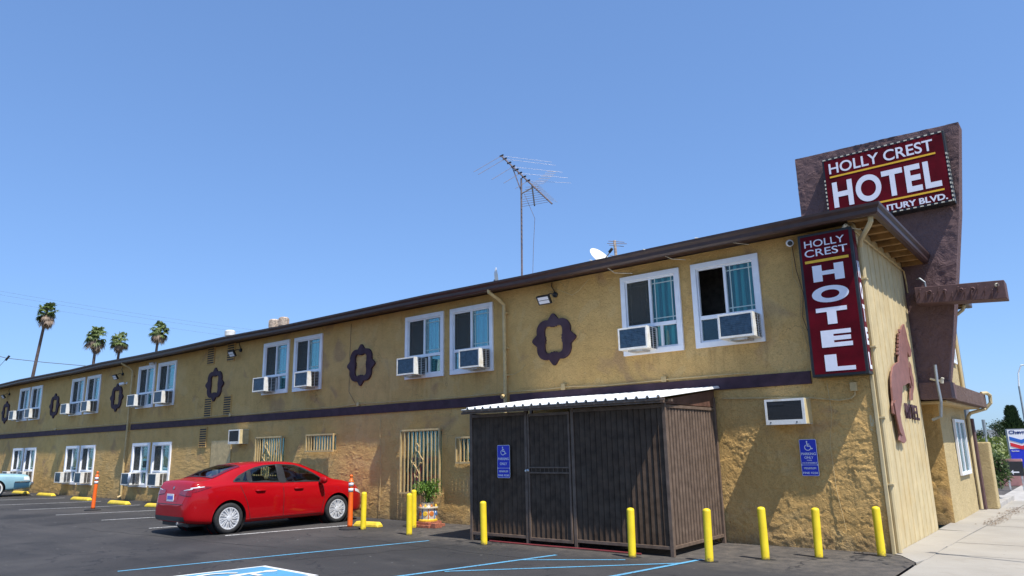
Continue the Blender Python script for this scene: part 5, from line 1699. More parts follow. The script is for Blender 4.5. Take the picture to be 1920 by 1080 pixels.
# ---- red saloon
CP = dict(L=4.54, W=1.776, wr=.318, arch=.375, axles=(.90, 3.60),
    top=[(0, .62), (0.03, .74), (0.074, .90), (0.12, 1.03), (0.166, 1.105), (0.23, 1.115), (0.46, 1.135), (0.662, 1.20), (0.92, 1.315), (1.22, 1.405), (1.62, 1.452), (2.07, 1.46), (2.47, 1.448), (2.77, 1.40), (3.07, 1.28), (3.37, 1.13), (3.54, 1.045), (3.82, 1.0), (4.12, .925), (4.32, .85), (4.44, .76), (4.505, .64), (4.54, .54)],
    belt=[(0, .56), (0.05, .72), (0.12, .95), (0.276, 1.01), (0.736, 1.02), (1.42, .985), (2.42, .94), (3.22, .915), (3.62, .895), (4.02, .83), (4.32, .74), (4.5, .60), (4.54, .50)],
    width=[(0, .60), (0.03, .68), (0.074, .745), (0.166, .815), (0.368, .862), (0.828, .885), (1.52, .880), (2.52, .885), (3.52, .885), (3.92, .865), (4.17, .82), (4.34, .73), (4.46, .62), (4.54, .48)],
    edge=[(0, .55), (0.092, .66), (0.276, .73), (0.506, .70), (0.828, .645), (1.32, .595), (2.12, .585), (2.72, .60), (3.12, .65), (3.52, .71), (3.92, .70), (4.32, .60), (4.54, .42)],
    bottom=[(0, .30), (0.092, .27), (0.46, .22), (1.22, .19), (3.22, .19), (4.12, .20), (4.42, .21), (4.54, .24)],
    crease=[(0, 0), (0.46, .005), (1.12, .012), (3.12, .012), (3.92, .004), (4.54, 0)])
car = empty('parked_car', (-11.72-.888, -3.86+(-.90+2.27), 0), R(90-2), 'glossy red four door saloon parked nose to the wall', 'car')
body, bvh = car_body(CP, 'body', M['paint_red'], car)
Lc = 4.64+2*SHIFT   # tables below are measured from 4.64/2
# side glass outlines (s, z)
winA_lo = [(2.28, .985), (3.36, .965)]; winA_hi = [(2.28, 1.385), (2.62, 1.362), (2.86, 1.285), (3.12, 1.15), (3.36, .985)]
winB_lo = [(1.46, 1.02), (2.18, .995)]; winB_hi = [(1.46, 1.285), (1.62, 1.335), (1.85, 1.375), (2.18, 1.388)]
winC_lo = [(1.06, 1.045), (1.43, 1.03)]; winC_hi = [(1.06, 1.075), (1.2, 1.175), (1.43, 1.275)]
# cut openings
bm = bmesh.new(); bm.from_mesh(body.data)
dele = []
def inside(s, z, lo, hi, d=.0):
    if not (lo[0][0]+d < s < lo[-1][0]-d): return False
    return lerp_line(lo, s)+d < z < lerp_line(hi, s)-d
for f in bm.faces:
    c_ = f.calc_center_median(); s = c_.x+Lc/2
    if abs(c_.y) > .45 and any(inside(s, c_.z, l, h, .012) for l, h in ((winA_lo, winA_hi), (winB_lo, winB_hi), (winC_lo, winC_hi))): dele.append(f)
    elif abs(c_.y) < .50 and (.70 < s < 1.22 or 2.93 < s < 3.46) and c_.z > .8: dele.append(f)
bmesh.ops.delete(bm, geom=dele, context='FACES'); bm.to_mesh(body.data); bm.free()
for sg in (-1, 1):
    for nm, lo, hi in (('side_window', winA_lo, winA_hi), ('side_window', winB_lo, winB_hi), ('side_window', winC_lo, winC_hi)):
        V_, F_ = patch(bvh, lo, hi, 16, 8, sg, 'side', .004)
        mb = MB(); mb.add(V_, F_); w_ = mb.build(nm, M['glass_car'], car, smooth=True)
        V2, _ = patch(bvh, [(s, z) for s, z in lo], hi, 16, 8, sg, 'side', .008)
        mb = MB(); ring_strip(mb, V2, 16, 8, .045); mb.build('window_seal', M['black'], w_)
    # B and C pillar blackouts
    for lo, hi in (([(2.17, .985), (2.29, .98)], [(2.17, 1.39), (2.29, 1.388)]), ([(1.42, 1.02), (1.47, 1.02)], [(1.42, 1.27), (1.47, 1.29)])):
        V_, F_ = patch(bvh, lo, hi, 2, 8, sg, 'side', .007); mb = MB(); mb.add(V_, F_); mb.build('pillar_trim', M['black'], car, smooth=True)
for (s0, s1, w0, w1, nm) in ((.64, 1.30, .66, .57, 'rear_window'), (2.86, 3.54, .58, .68, 'windscreen')):
    lo = [(s0, -w0), (s1, -w1)]; hi = [(s0, w0), (s1, w1)]
    V_, F_ = patch(bvh, lo, hi, 12, 14, 0, 'top', .005); mb = MB(); mb.add(V_, F_); w_ = mb.build(nm, M['glass_car'], car, smooth=True)
    V2, _ = patch(bvh, lo, hi, 12, 14, 0, 'top', .009); mb = MB(); ring_strip(mb, V2, 12, 14, .05); mb.build('window_seal', M['black'], w_)
# interior
mb = MB(); mb.box(-1.55, 1.15, -.74, .74, .30, .33); mb.box(-1.6, -1.50, -.68, .68, .33, .98); mb.box(1.0, 1.2, -.7, .7, .5, .93)
mb.build('cabin_floor', M['seat'], car)
for x_, y_ in ((.15, -.37), (.15, .37), (-.85, -.37), (-.85, .37)):
    mb = MB(); mb.box(x_-.05, x_+.45, y_-.25, y_+.25, .40, .56)
    mb.add([(x_-.05, y_-.25, .5), (x_+.08, y_-.25, .5), (x_+.08, y_+.25, .5), (x_-.05, y_+.25, .5), (x_-.28, y_-.22, 1.12), (x_-.18, y_-.22, 1.12), (x_-.18, y_+.22, 1.12), (x_-.28, y_+.22, 1.12)], [(0, 3, 2, 1), (4, 5, 6, 7), (0, 1, 5, 4), (1, 2, 6, 5), (2, 3, 7, 6), (3, 0, 4, 7)])
    mb.box(x_-.30, x_-.20, y_-.12, y_+.12, 1.15, 1.30)
    mb.build('seat', M['seat'], car, bevel=.03)
# seams
def seam(pts, side, w=.011):
    for (a, b), (c_, d) in zip(pts[:-1], pts[1:]):
        if abs(c_-a) < 1e-3: lo = [(a-w/2, b), (a+w/2, b)]; hi = [(a-w/2, d), (a+w/2, d)]; nx_, nz_ = 1, 12
        elif abs(c_-a) < abs(d-b):
            # steep slanted: build via narrow quads
            V_ = []; k = 8
            for i in range(k+1):
                s = a+(c_-a)*i/k; z = b+(d-b)*i/k
                for o_ in (-w/2, w/2):
                    h = bvh.ray_cast(Vector((s+o_-Lc/2, side*3, z)), Vector((0, -side, 0)))
                    V_.append((h[0]+Vector((0, side*.003, 0))) if h[0] else Vector((s+o_-Lc/2, side*.8, z)))
            yield V_, [(2*i, 2*i+1, 2*i+3, 2*i+2) for i in range(k)]; continue
        else: lo = [(a, b-w/2), (c_, d-w/2)]; hi = [(a, b+w/2), (c_, d+w/2)]; nx_, nz_ = 12, 1
        yield patch(bvh, lo, hi, nx_, nz_, side, 'side', .003)
for sg in (-1, 1):
    for pts in ([(3.28, .93), (3.30, .60), (3.22, .27)], [(2.23, .97), (2.24, .27)], [(1.20, .97), (1.36, .62), (1.46, .27)], [(1.46, .27), (3.22, .27)]):
        mb = MB()
        for V_, F_ in seam(pts, sg): mb.add(V_, F_)
        mb.build('door_seam', M['black'], car)
    for s in (1.55, 2.50):
        h = bvh.ray_cast(Vector((s+.11-Lc/2, sg*3, .83)), Vector((0, -sg, 0)))[0]
        mb = MB(); mb.tube([(s-Lc/2, h.y-sg*.005, .845), (s+.03-Lc/2, h.y+sg*.028, .848), (s+.20-Lc/2, h.y+sg*.028, .845), (s+.23-Lc/2, h.y-sg*.005, .84)], .017, 8)
        mb.build('door_handle', M['paint_red'], car, smooth=True)
    # mirror
    h = bvh.ray_cast(Vector((3.18-Lc/2, sg*3, .93)), Vector((0, -sg, 0)))[0]
    mb = MB(); mb.tube([(3.20-Lc/2, h.y-sg*.02, .94), (3.20-Lc/2, h.y+sg*.06, .97)], .03, 8); mr = mb.build('mirror_arm', M['black'], car)
    mb = MB()
    for k in range(1): mb.lathe([(.0001, -.115), (.06, -.10), (.082, -.05), (.085, .03), (.07, .095), (.0001, .115)], (0, 0, 0), 'y', 16)
    o = mb.build('wing_mirror', M['paint_red'], car, smooth=True); o.location = (3.20-Lc/2, h.y+sg*.15, 1.0); o.scale = (.75, 1, .95)
    # tail light
    for lo, hi, mode, dv in (([(.10, .86), (.25, .88), (.42, .93), (.56, .965)], [(.10, .965), (.25, .985), (.42, .99), (.56, .975)], 'side', sg),):
        V_, F_ = patch(bvh, lo, hi, 14, 6, dv, mode, .008); mb = MB(); mb.add(V_, F_)
        l2, h2 = sorted([sg*.33, sg*.76])[0], sorted([sg*.33, sg*.76])[1]
        zl, zh = ([(l2, .84), (h2, .80)], [(l2, .90), (h2, .965)]) if sg > 0 else ([(l2, .80), (h2, .84)], [(l2, .965), (h2, .90)])
        V3, F3 = patch(bvh, zl, zh, 12, 6, -1, 'rear', .009); mb.add(V3, F3)
        mb.build('tail_light', M['lens_red'], car, smooth=True)
        mb = MB(); mb.add(*patch(bvh, [(.14, .945), (.42, .972)], [(.14, .962), (.42, .984)], 10, 2, sg, 'side', .013))
        l4, h4 = sorted([sg*.48, sg*.74]); mb.add(*patch(bvh, [(l4, .905), (h4, .93)] if sg > 0 else [(l4, .93), (h4, .905)], [(l4, .915), (h4, .95)] if sg > 0 else [(l4, .95), (h4, .915)], 8, 2, -1, 'rear', .013))
        mb.build('tail_light_highlight', M['lens_clear'], car, smooth=True)  # pale strip paints a bright highlight onto the red lens
    V_, F_ = patch(bvh, [(4.22, .70), (4.36, .66), (4.50, .61)], [(4.22, .76), (4.36, .735), (4.50, .67)], 10, 4, sg, 'side', .006); mb = MB(); mb.add(V_, F_); mb.build('headlight', M['lens_clear'], car, smooth=True)
    # arch liners
    for ax in CP['axles']:
        mb = MB(); mb.lathe([(.372, -.32), (.372, .155)] if sg > 0 else [(.372, -.155), (.372, .32)], (ax-CP['L']/2, sg*.70, .33), 'y', 32)
        mb.f = [f for f in mb.f if len(f) == 4]; mb.mi = mb.mi[:len(mb.f)]
        mb.build('arch_liner', M['black'], car)
        mb = MB(); mb.lathe([(.37, 0), (.0001, 0)], (ax-CP['L']/2, sg*.42, .33), 'y', 24); mb.build('arch_liner', M['black'], car)
# rear details
V_, F_ = patch(bvh, [(-.30, .70), (.30, .70)], [(-.30, .83), (.30, .83)], 10, 4, -1, 'rear', .004); mb = MB(); mb.add(V_, F_); mb.build('plate_recess', M['paint_red'], car)
h = bvh.ray_cast(Vector((-5, 0, .765)), Vector((1, 0, 0)))[0]
mb = MB(); mb.box(h.x-.022, h.x-.010, -.155, .155, .69, .84); npl = mb.build('number_plate', M['sign_white'], car, bevel=.003)
mb = MB()
for k in range(7):
    mb.box(h.x-.0245, h.x-.0225, -.125+k*.037, -.125+k*.037+.022, .73, .80)
mb.build('plate_characters', M['sign_blue'], npl)
mb = MB(); mb.lathe([(.034, 0), (.034, -.012), (.026, -.012), (.026, 0)], (bvh.ray_cast(Vector((-5, 0, .955)), Vector((1, 0, 0)))[0].x-.004, 0, .955), 'x', 20); mb.box(0, .001, 0, .001, 0, .001)
mb.build('badge', M['chrome'], car)
V_, F_ = patch(bvh, [(-.66, .31), (.66, .31)], [(-.66, .40), (.66, .40)], 20, 4, -1, 'rear', .006); mb = MB(); mb.add(V_, F_); mb.build('rear_valance', M['black'], car, smooth=True)
V_, F_ = patch(bvh, [(0.03, .30), (.58, .23)], [(0.03, .375), (.58, .30)], 14, 3, -1, 'side', .006)
V_, F_ = patch(bvh, [(-.60, .635), (.60, .635)], [(-.60, .645), (.60, .645)], 16, 1, -1, 'rear', .003); mb = MB(); mb.add(V_, F_); mb.build('bumper_seam', M['black'], car)
mb = MB(); mb.box(-2.1, 1.9, -.60, .60, .19, .28); mb.build('underbody', M['black'], car)
mb = MB(); mb.tube([(-2.28, -.45, .27), (-1.9, -.45, .28)], .03, 10); mb.build('exhaust', M['galv'], car)
for ax in CP['axles']:
    for sg in (-1, 1): make_wheel(.318, .20, car, ax-CP['L']/2, sg*(.888-.115), sg, 'spoke')

# ---- old blue saloon at the left edge
CB = dict(L=5.0, W=1.80, wr=.32, arch=.38, axles=(1.0, 3.75),
    top=[(0, .72), (.05, .88), (.15, .95), (1.0, .97), (1.2, 1.0), (1.45, 1.25), (1.65, 1.36), (2.2, 1.40), (2.9, 1.38), (3.1, 1.30), (3.4, 1.02), (3.6, .96), (4.5, .90), (4.85, .86), (4.93, .80), (4.97, .66), (5.0, .5)],
    belt=[(0, .66), (.06, .84), (.2, .90), (2.5, .89), (3.5, .88), (4.5, .84), (4.88, .80), (4.96, .64), (5.0, .46)],
    width=[(0, .82), (.05, .86), (.3, .88), (2.5, .90), (4.5, .88), (4.9, .86), (4.96, .84), (5.0, .80)],
    edge=[(0, .76), (.3, .78), (1.1, .75), (1.6, .60), (2.9, .60), (3.4, .72), (4.5, .76), (5.0, .7)],
    bottom=[(0, .32), (1, .24), (4, .24), (5.0, .32)],
    crease=[(0, 0), (2.5, .01), (5, 0)])
# nose toward the wall, near flank seen
car2 = empty('parked_car', (-35.75-.22-.86+3.3, -1.95-1.23-.15, gz(-33)), R(80), 'pale blue older saloon with whitewall tyre cut by the left picture edge', 'car')
body2, bvh2 = car_body(CB, 'body', M['paint_blue'], car2)
L2 = 5.0
for sg in (-1, 1):
    mb = MB(); mb.add(*patch(bvh2, [(.3, .30), (4.9, .36)], [(.3, .50), (4.9, .52)], 30, 3, sg, 'side', .008, L=L2)); mb.build('lower_panel', M['paint_blue_low'], car2, smooth=True) if False else None
    mb = MB(); mb.add(*patch(bvh2, [(4.40, .36), (4.93, .38)], [(4.40, .56), (4.93, .56)], 8, 3, sg, 'side', .006, L=L2)); mb.build('lower_panel', M['paint_blue_low'], car2, smooth=True)
    mb = MB(); mb.add(*patch(bvh2, [(4.42, .565), (4.94, .565)], [(4.42, .60), (4.94, .60)], 8, 1, sg, 'side', .02, L=L2)); mb.build('trim_strip', M['chrome'], car2, smooth=True)
    mb = MB(); mb.add(*patch(bvh2, [(4.72, .64), (4.93, .64)], [(4.72, .78), (4.93, .78)], 6, 3, sg, 'side', .008, L=L2)); mb.build('indicator_light', M['lens_clear'], car2, smooth=True)
    for lo, hi in (([(1.75, .95), (2.35, .95)], [(1.75, 1.28), (2.35, 1.30)]), ([(2.42, .95), (3.28, .95)], [(2.42, 1.30), (2.85, 1.28), (3.28, .99)])):
        mb = MB(); mb.add(*patch(bvh2, lo, hi, 10, 5, sg, 'side', .006, L=L2)); mb.build('side_window', M['black'], car2, smooth=True)
mb = MB(); mb.box(L2/2-.02, L2/2+.09, -.84, .84, .44, .56); mb.build('bumper', M['chrome'], car2, bevel=.02)
for ax in CB['axles']:
    for sg in (-1, 1): make_wheel(.325, .19, car2, ax-L2/2, sg*(.90-.11), sg, 'disc')
    mb = MB(); mb.tube([(ax-L2/2, -.7, .35), (ax-L2/2, .7, .35)], .35, 20); mb.build('arch_liner', M['black'], car2)

# ================================================================== ROOFTOP THINGS
ant = empty('television_antenna', (-8.08, 1.5, 5.24), 0, 'tall thin mast with a tilted spiny television antenna above the roof', 'antenna')
def at(name, pts, r, mat=M['mast'], n=6):
    mb = MB(); mb.tube(pts, r, n); return par(mb.build(name, mat, None), ant)
at('mast', [(-8.10, 1.5, 5.2), (-8.04, 1.5, 8.47)], .024, n=8)
b0 = Vector((-8.70, 1.5, 9.28)); b1_ = Vector((-7.09, 1.5, 7.55))
at('boom', [b0, b1_], .022, M['mast'])
at('brace', [b0+(b1_-b0)*.22, (-8.05, 1.5, 8.12)], .014)
at('brace', [b0+(b1_-b0)*.66, (-8.04, 1.5, 8.05)], .018, M['alu'])
for k, (t, l1, l2) in enumerate(((0, 1.05, 1.05), (.07, 1.0, 1.05), (.16, .95, 1.0), (.24, .8, .98), (.31, .75, .95), (.38, .6, .9), (.46, .5, .7), (.54, .45, .65))):
    p = b0+(b1_-b0)*t
    if k not in (2, 4, 6): at('element', [p, p+Vector((-.05, -l1, -.72*l1))], .006)
    if k not in (2, 4, 6): at('element', [p, p+Vector((.98, l2, -.05-.02*k))] if False else [p, p+Vector((.90, l2, -.10))], .0028, M['alu'])
    at('insulator', [p+Vector((-.05, 0, .0)), p+Vector((.07, 0, .01))], .022, M['black'])
for k in range(12):
    t = .62+k*.033; p = b0+(b1_-b0)*t
    at('director', [p+Vector((.03, -.10, .06)), p+Vector((.07, .18, .05))], .0035, M['alu'])
q0 = b0+(b1_-b0)*.62; q1 = Vector((-7.52, 1.35, 7.56))
at('reflector_boom', [q0, q1], .018, M['black'])
for k in range(9):
    p = q0+(q1-q0)*(.12+k*.105); ll = .10+.022*k
    at('reflector_rod', [p+Vector((-ll*1.2, -.12, 0)), p+Vector((ll*1.2, .12, .03))], .005, M['mast'])
for k in range(8):
    a = q0+Vector((0, 0, .02))+Vector((.05*k, .03*k, .045*k+0)); at('reflector_rod', [a, a+Vector((.28-.01*k, .15, -.02))], .005, M['alu'])
mb = MB(); mb.tube([(-7.95, 1.5, 8.02), (-7.65, 1.52, 7.3), (-7.70, 1.5, 6.6), (-7.78, 1.5, 5.3)], .006, 5); par(mb.build('guy_wire', M['mast'], None), ant)
mb = MB(); mb.box(-8.22, -8.0, 1.42, 1.58, 5.2, 5.36); par(mb.build('mount', M['rusty'], None), ant)

def dish(loc, r, d, label):
    rt = empty('satellite_dish', loc, 0, label, 'satellite dish', 'rooftop satellite dishes')
    mb = MB(); prof = [(r*t, .55*r*t*t*.5) for t in (0.001, .25, .5, .75, 1.0)]
    prof += [(r*.99, .55*r*.5-.02*0-.006), (r*.5, .06*r-.01)]
    mb.lathe(prof, (0, 0, 0), 'z', 28)
    o = mb.build('reflector', M['white_dirty'], rt, smooth=True)
    o.rotation_euler = Vector(d).to_track_quat('Z', 'Y').to_euler(); o.location = (0, 0, .42)
    mb = MB(); mb.tube([(0, 0, -.2), (0, 0, .36)], .025, 8); mb.tube([(0, 0, .25), Vector(d).normalized()*.55+Vector((0, 0, .25))], .014, 6)
    mb.build('mount_arm', M['steel_grey'], rt)
    mb = MB(); p = Vector(d).normalized()*.55+Vector((0, 0, .27)); mb.tube([p, p-Vector(d).normalized()*.12], .035, 8); mb.build('receiver', M['black'], rt)
    return rt
dish((-6.12, 2.0, 5.62), .31, (.75, -.15, .55), 'white satellite dish leaning on the roof edge left of the vent pipe')
dish((-9.42, 2.0, 5.72), .27, (.70, .66, .12), 'grey satellite dish seen edge on left of the antenna mast')
bpv = empty('roof_aerial', (-5.62, 2.0, 5.26), 0, 'short pale pole with small crossed aerials on the roof behind the dish', 'aerial')
mb = MB(); mb.tube([(-5.60, 2.0, 5.2), (-5.66, 2.0, 6.42)], .035, 8); par(mb.build('pole', M['rusty'], None), bpv)
for z, d_ in ((6.38, .2), (6.33, .26), (6.28, .18), (6.02, .15)): mb = MB(); mb.tube([(-5.65-d_*.6, 1.9, z+.03), (-5.65+d_, 2.1, z-.02)], .008, 5); par(mb.build('rod', M['mast'], None), bpv)
mb = MB(); mb.tube([(-5.66, 2.0, 6.02), (-5.66, 1.9, 5.9)], .05, 6); par(mb.build('amplifier', M['mast'], None), bpv)
mb = MB(); mb.tube([(-5.64, 2.0, 6.0), (-6.15, 2.2, 5.3)], .016, 6); par(mb.build('stay', M['steel_grey'], None), bpv)
def small(name, pts, r, mat, label, cat, n=8):
    mb = MB(); mb.tube(pts, r, n); return tag(mb.build(name, mat, None), label, cat)
small('vent_pipe', [(-3.45, 1.2, 5.2), (-3.45, 1.2, 5.72)], .022, M['steel_grey'], 'thin grey pipe stub on the roof above the two right windows', 'pipe')
small('vent_pipe', [(-9.0, 2.0, 5.2), (-9.0, 2.0, 5.80), (-9.06, 2.0, 5.88), (-9.14, 2.0, 5.86)], .03, M['galv'], 'short bent pipe on the roof left of the antenna mast', 'pipe')
small('vent_pipe', [(-10.55, .8, 5.2), (-10.55, .8, 5.55)], .025, M['white'], 'short white pipe stub above the fifth pair of upper windows', 'pipe')
rv = empty('roof_vent', (-22.75, 2.0, 5.24), 0, 'white round capped roof vent above the louvred wall vents', 'roof vent')
mb = MB(); mb.lathe([(.12, 0), (.12, .72), (.10, .74), (.10, .80)], (0, 0, 0), 'z', 16); mb.build('flue', M['galv'], rv, smooth=False)
mb = MB(); mb.lathe([(.10, .80), (.19, .82), (.20, .98), (.15, 1.02), (.0001, 1.03)], (0, 0, 0), 'z', 18); mb.build('cap', M['white_dirty'], rv)
for k, (x, lab) in enumerate(((-19.80, 'left of two rusty drum shaped roof vent caps standing side by side'), (-19.20, 'right of two rusty drum shaped roof vent caps standing side by side'))):
    rv = empty('roof_vent', (x, 2.0, 5.24), 0, lab, 'roof vent', 'rusty drum roof vents')
    mb = MB(); mb.lathe([(.09, 0), (.09, .75)], (0, 0, 0), 'z', 14); mb.build('flue', M['galv'], rv)
    mb = MB(); mb.lathe([(.15, .74), (.175, .77), (.175, 1.03), (.14, 1.07), (.0001, 1.08)], (0, 0, 0), 'z', 18)
    for j in range(18):
        a = j*math.pi/9; mb.tube([(.178*math.cos(a), .178*math.sin(a), .78), (.178*math.cos(a), .178*math.sin(a), 1.02)], .010, 4)
    mb.build('cap', M['rusty'], rv)

# ================================================================== PALMS AND WIRES
def make_palm(H, lean, seed, crown_r=1.9, skirt=26, ht=0):
    rr = random.Random(seed)
    r = empty('palm_tree', (0, 0, 0))
    top = Vector((lean[0], lean[1], H))
    pts = [Vector((lean[0]*(t**1.6), lean[1]*t, H*t)) for t in [i/10 for i in range(11)]]
    mb = MB(); mb.tube(pts, .22, 8, r2=.13); mb.build('trunk', M['bark'], r)
    def frond(mb, az, el, Lp, Rf, droop):
        d = Vector((math.cos(az)*math.cos(el), math.sin(az)*math.cos(el), math.sin(el)))
        side = d.cross(Vector((0, 0, 1))); side.normalize(); up = side.cross(d)
        base = top+Vector((0, 0, rr.uniform(-.45, .15)*crown_r/1.9))
        tip = base+d*Lp+Vector((0, 0, -droop*.3))
        mb.add([base+side*.03, base-side*.03, tip-side*.03, tip+side*.03], [(0, 1, 2, 3)])
        nb = 11
        for k in range(nb):
            a = (-75+150*k/(nb-1))*math.pi/180
            dd = d*math.cos(a)+side*math.sin(a)
            ln = Rf*(.75+.25*math.cos(a))*rr.uniform(.85, 1.1)
            midp = tip+dd*ln*.6; end = tip+dd*ln+Vector((0, 0, -droop*rr.uniform(.5, 1.1)))
            pw = up.cross(dd); pw.normalize(); pw *= .075
            mb.add([tip, midp+pw, end, midp-pw], [(0, 1, 2, 3)])
    mb = MB()
    for k in range(46):
        el = R(rr.uniform(-38, 82)); frond(mb, rr.uniform(0, 6.283), el, crown_r*.45*rr.uniform(.7, 1.15), crown_r*.42*rr.uniform(.8, 1.2), .25+.25*rr.random())
    mb.build('crown', M['palm'], r)
    mb = MB()
    for k in range(skirt):
        frond(mb, rr.uniform(0, 6.283), R(rr.uniform(-86, -30)), crown_r*.45*rr.uniform(.7, 1.2), crown_r*.38*rr.uniform(.7, 1.3), .5)
    mb.build('dead_skirt', M['palm_dead'], r)
    return r
def pray(u, v, d):
    dr = (cF*1343.09+cR*(u-960)-cU*(v-540)); return Vector((2.7227, -12.3112, 1.63))+dr*(d/1343.09)
palms = [(-81.2, 14.3, 16.5, (2.6, .3), 11, 1.42, 'tallest palm with a long bare leaning trunk at the far left'),
         (-77.9, 18.1, 14.1, (.2, .1), 12, 1.5, 'palm with the fullest crown, second from the left'),
         (-81.1, 21.8, 14.4, (.5, .2), 13, 1.35, 'palm with a spiky open crown, third from the left behind the roof line'),
         (-77.5, 24.3, 15.4, (.5, .3), 14, 1.35, 'rightmost palm with a thin trunk above the left window pairs')]
for x, y, h, ln, sd, cr, lab in palms:
    p = make_palm(h, ln, sd, cr, 26)
    p.location = (x-ln[0], y-ln[1], 0)
    tag(p, lab, 'palm tree', 'palms behind the motel')
pw = empty('power_lines', (-70, 12, 0), 0, 'three faint sagging overhead wires crossing the sky above the palms', 'overhead wires')
for (a, b) in (((-79.0, 9.3, 17.75), (-56.0, 29.5, 12.6)), ((-79.0, 9.35, 17.40), (-56.0, 29.5, 12.25)), ((-79.1, 9.45, 16.8), (-56.0, 29.5, 11.7))):
    a = Vector(a); b = Vector(b); d = b-a
    pts = [a-d*.8+d*2.4*t/24 - Vector((0, 0, 1.2*(1-(2*t/24-1)**2)))+Vector((0, 0, .9)) for t in range(25)]
    mb = MB(); mb.tube(pts, .007, 5); par(mb.build('wire', M['wire'], None), pw)
tl = empty('service_wire', (-54, 5, 0), 0, 'dark overhead service wire with a clamp at the far left above the roof', 'overhead wire')
pts = [(-62.0, -.8, 9.6), (-56.36, 3.87, 8.58), (-56.0, 4.2, 8.45), (-54.0, 5.9, 8.12), (-52.0, 7.6, 7.85), (-46.0, 12.6, 7.3)]
mb = MB(); mb.tube(pts, .022, 5); par(mb.build('wire', M['wire'], None), tl)
mb = MB(); mb.tube([(-56.0, 4.2, 8.45), (-56.6, 3.7, 7.5), (-57.4, 3.0, 5.8)], .016, 5); par(mb.build('branch_wire', M['wire'], None), tl)
mb = MB(); mb.tube([(-56.05, 4.15, 8.30), (-55.9, 4.3, 8.62)], .075, 8); par(mb.build('clamp', M['black'], None), tl)

# ================================================================== FAR RIGHT
# gate pillar, dark wall post and yard wall past the wing
mb = MB(); mb.box(-.05, .235, 8.66, 8.88, 0, 2.15)
tag(mb.build('brown_post', M['beam'], None, bevel=.01), 'tall brown painted post between the wing downspout and the stucco pillar', 'post')
mb = MB(); mb.box(.17, .46, 8.90, 9.30, 0, 1.58)
gp = tag(mb.build('stucco_pillar', M['stucco_side'], None, bevel=.03), 'low tan stucco pillar at the end of the building beside the bush', 'pillar')
gpole = empty('steel_pole', (-.35, 12.5, 0), 0, 'plain grey steel pole rising behind the street wing', 'pole')
mb = MB(); mb.lathe([(.09, 0), (.075, 5.6), (.0001, 5.62)], (0, 0, 0), 'z', 12); mb.build('shaft', M['steel_grey'], gpole); 
# bush
bs_ = empty('shrub', (.15, 11.2, .1), 0, 'loose leafy green shrub in the kerbed bed past the stucco pillar', 'shrub')
mb = MB(); rr = random.Random(9)
cl = bushy(mb, (0, 0, .78), (.42, .9, .72), 1500, .13, .06, rr, 20)
mb.build('foliage', M['leaf_bush'], bs_)
mb = MB()
for cc, q in cl: mb.tube([(0, 0, -.1), (cc.x*.4, cc.y*.4, .45+cc.z*.4), (cc.x, cc.y, .78+cc.z)], .012, 5)
mb.build('stem', M['bark'], bs_)
# fuel price sign
def facing_rot(loc): 
    d = Vector((2.72, -12.31, 0))-Vector((loc[0], loc[1], 0)); return math.atan2(d.y, d.x)+R(90)
gsx = pray(1886, 806, 32)
GL = (gsx.x, gsx.y)
gs = empty('fuel_price_sign', (GL[0], GL[1], -.04), R(12), 'blue and white fuel price sign with red and blue chevrons', 'sign')
def gb(name, x0, x1, y0, y1, z0, z1, mat, par_=None):
    mb = MB(); mb.box(x0, x1, y0, y1, z0, z1); return mb.build(name, M[mat] if isinstance(mat, str) else mat, par_ or gs, bevel=0)
s_w = 1.05
gb('cabinet', 0, s_w, 0, .3, .42, 2.13, 'steel_grey')
gb('logo_panel', .03, s_w-.03, -.02, -.002, 1.26, 2.09, 'sign_white')
gb('price_panel', .03, s_w-.03, -.02, -.002, .45, 1.24, 'sign_blue')
gb('post', .1, .24, .05, .25, 0, .42, 'galv'); gb('post', s_w-.3, s_w-.16, .05, .25, 0, .42, 'galv')
def gt(s, cx, cz, w, h, mat='sign_white', bold=.02):
    me = text_mesh(s, w, h, .01, bold); me.materials.append(M[mat]); o = bpy.data.objects.new('lettering', me); col.objects.link(o); o.parent = gs
    o.location = (cx, -.022, cz); o.rotation_euler = (R(90), 0, 0)
M['chev_blue'] = simple('chevron_blue', (.02, .12, .50), .4, var=.04); M['chev_red'] = simple('chevron_red', (.62, .02, .03), .4, var=.04)
M['navy'] = simple('navy_letter', (.01, .03, .16), .4, var=.04)
gt('Chevron', .50, 1.985, .84, .15, 'navy', .03)
cxm = .50
for z, mt in ((1.80, 'chev_blue'), (1.54, 'chev_red')):
    mb = MB(); mb.prism([(.08, z), (cxm, z-.15), (.92, z), (.92, z-.16), (cxm, z-.31), (.08, z-.16)], 'y', -.034, -.0205); mb.build('chevron', M[mt], gs)
gt('Service', .22, 1.17, .28, .06); gt('325', .74, 1.00, .38, .16, bold=.03)
gt('14', .80, .78, .24, .16, bold=.03); gt('15', .80, .56, .24, .16, bold=.03)
# small arrow sign
ap = pray(1888, 892, 24)
ar = empty('arrow_sign', (ap.x, ap.y, -.04), R(14), 'small dark direction sign with a white left arrow below the fuel prices', 'sign')
mb = MB(); mb.box(0, .50, 0, .06, .48, .95); mb.build('panel', M['black'], ar)
mb = MB(); mb.box(.02, .07, .01, .05, 0, .48); mb.box(.40, .45, .01, .05, 0, .48); mb.build('legs', M['galv'], ar)
mb = MB(); mb.prism([(.12, .60), (.20, .68), (.20, .62), (.36, .62), (.36, .58), (.20, .58), (.20, .52)], 'y', -.01, -.002); mb.build('arrow', M['sign_white'], ar)
# pink wall, bank, shrubs
pk = pray(1858, 862, 27); pk2 = pray(1905, 862, 27)
mb = MB(); mb.box(pk.x-2.5, pk.x+.95, pk.y, pk.y+.25, -.04, .92)
tag(mb.build('pink_wall', M['pink_wall'], None), 'low faded pink block wall in front of the planted bank', 'wall')
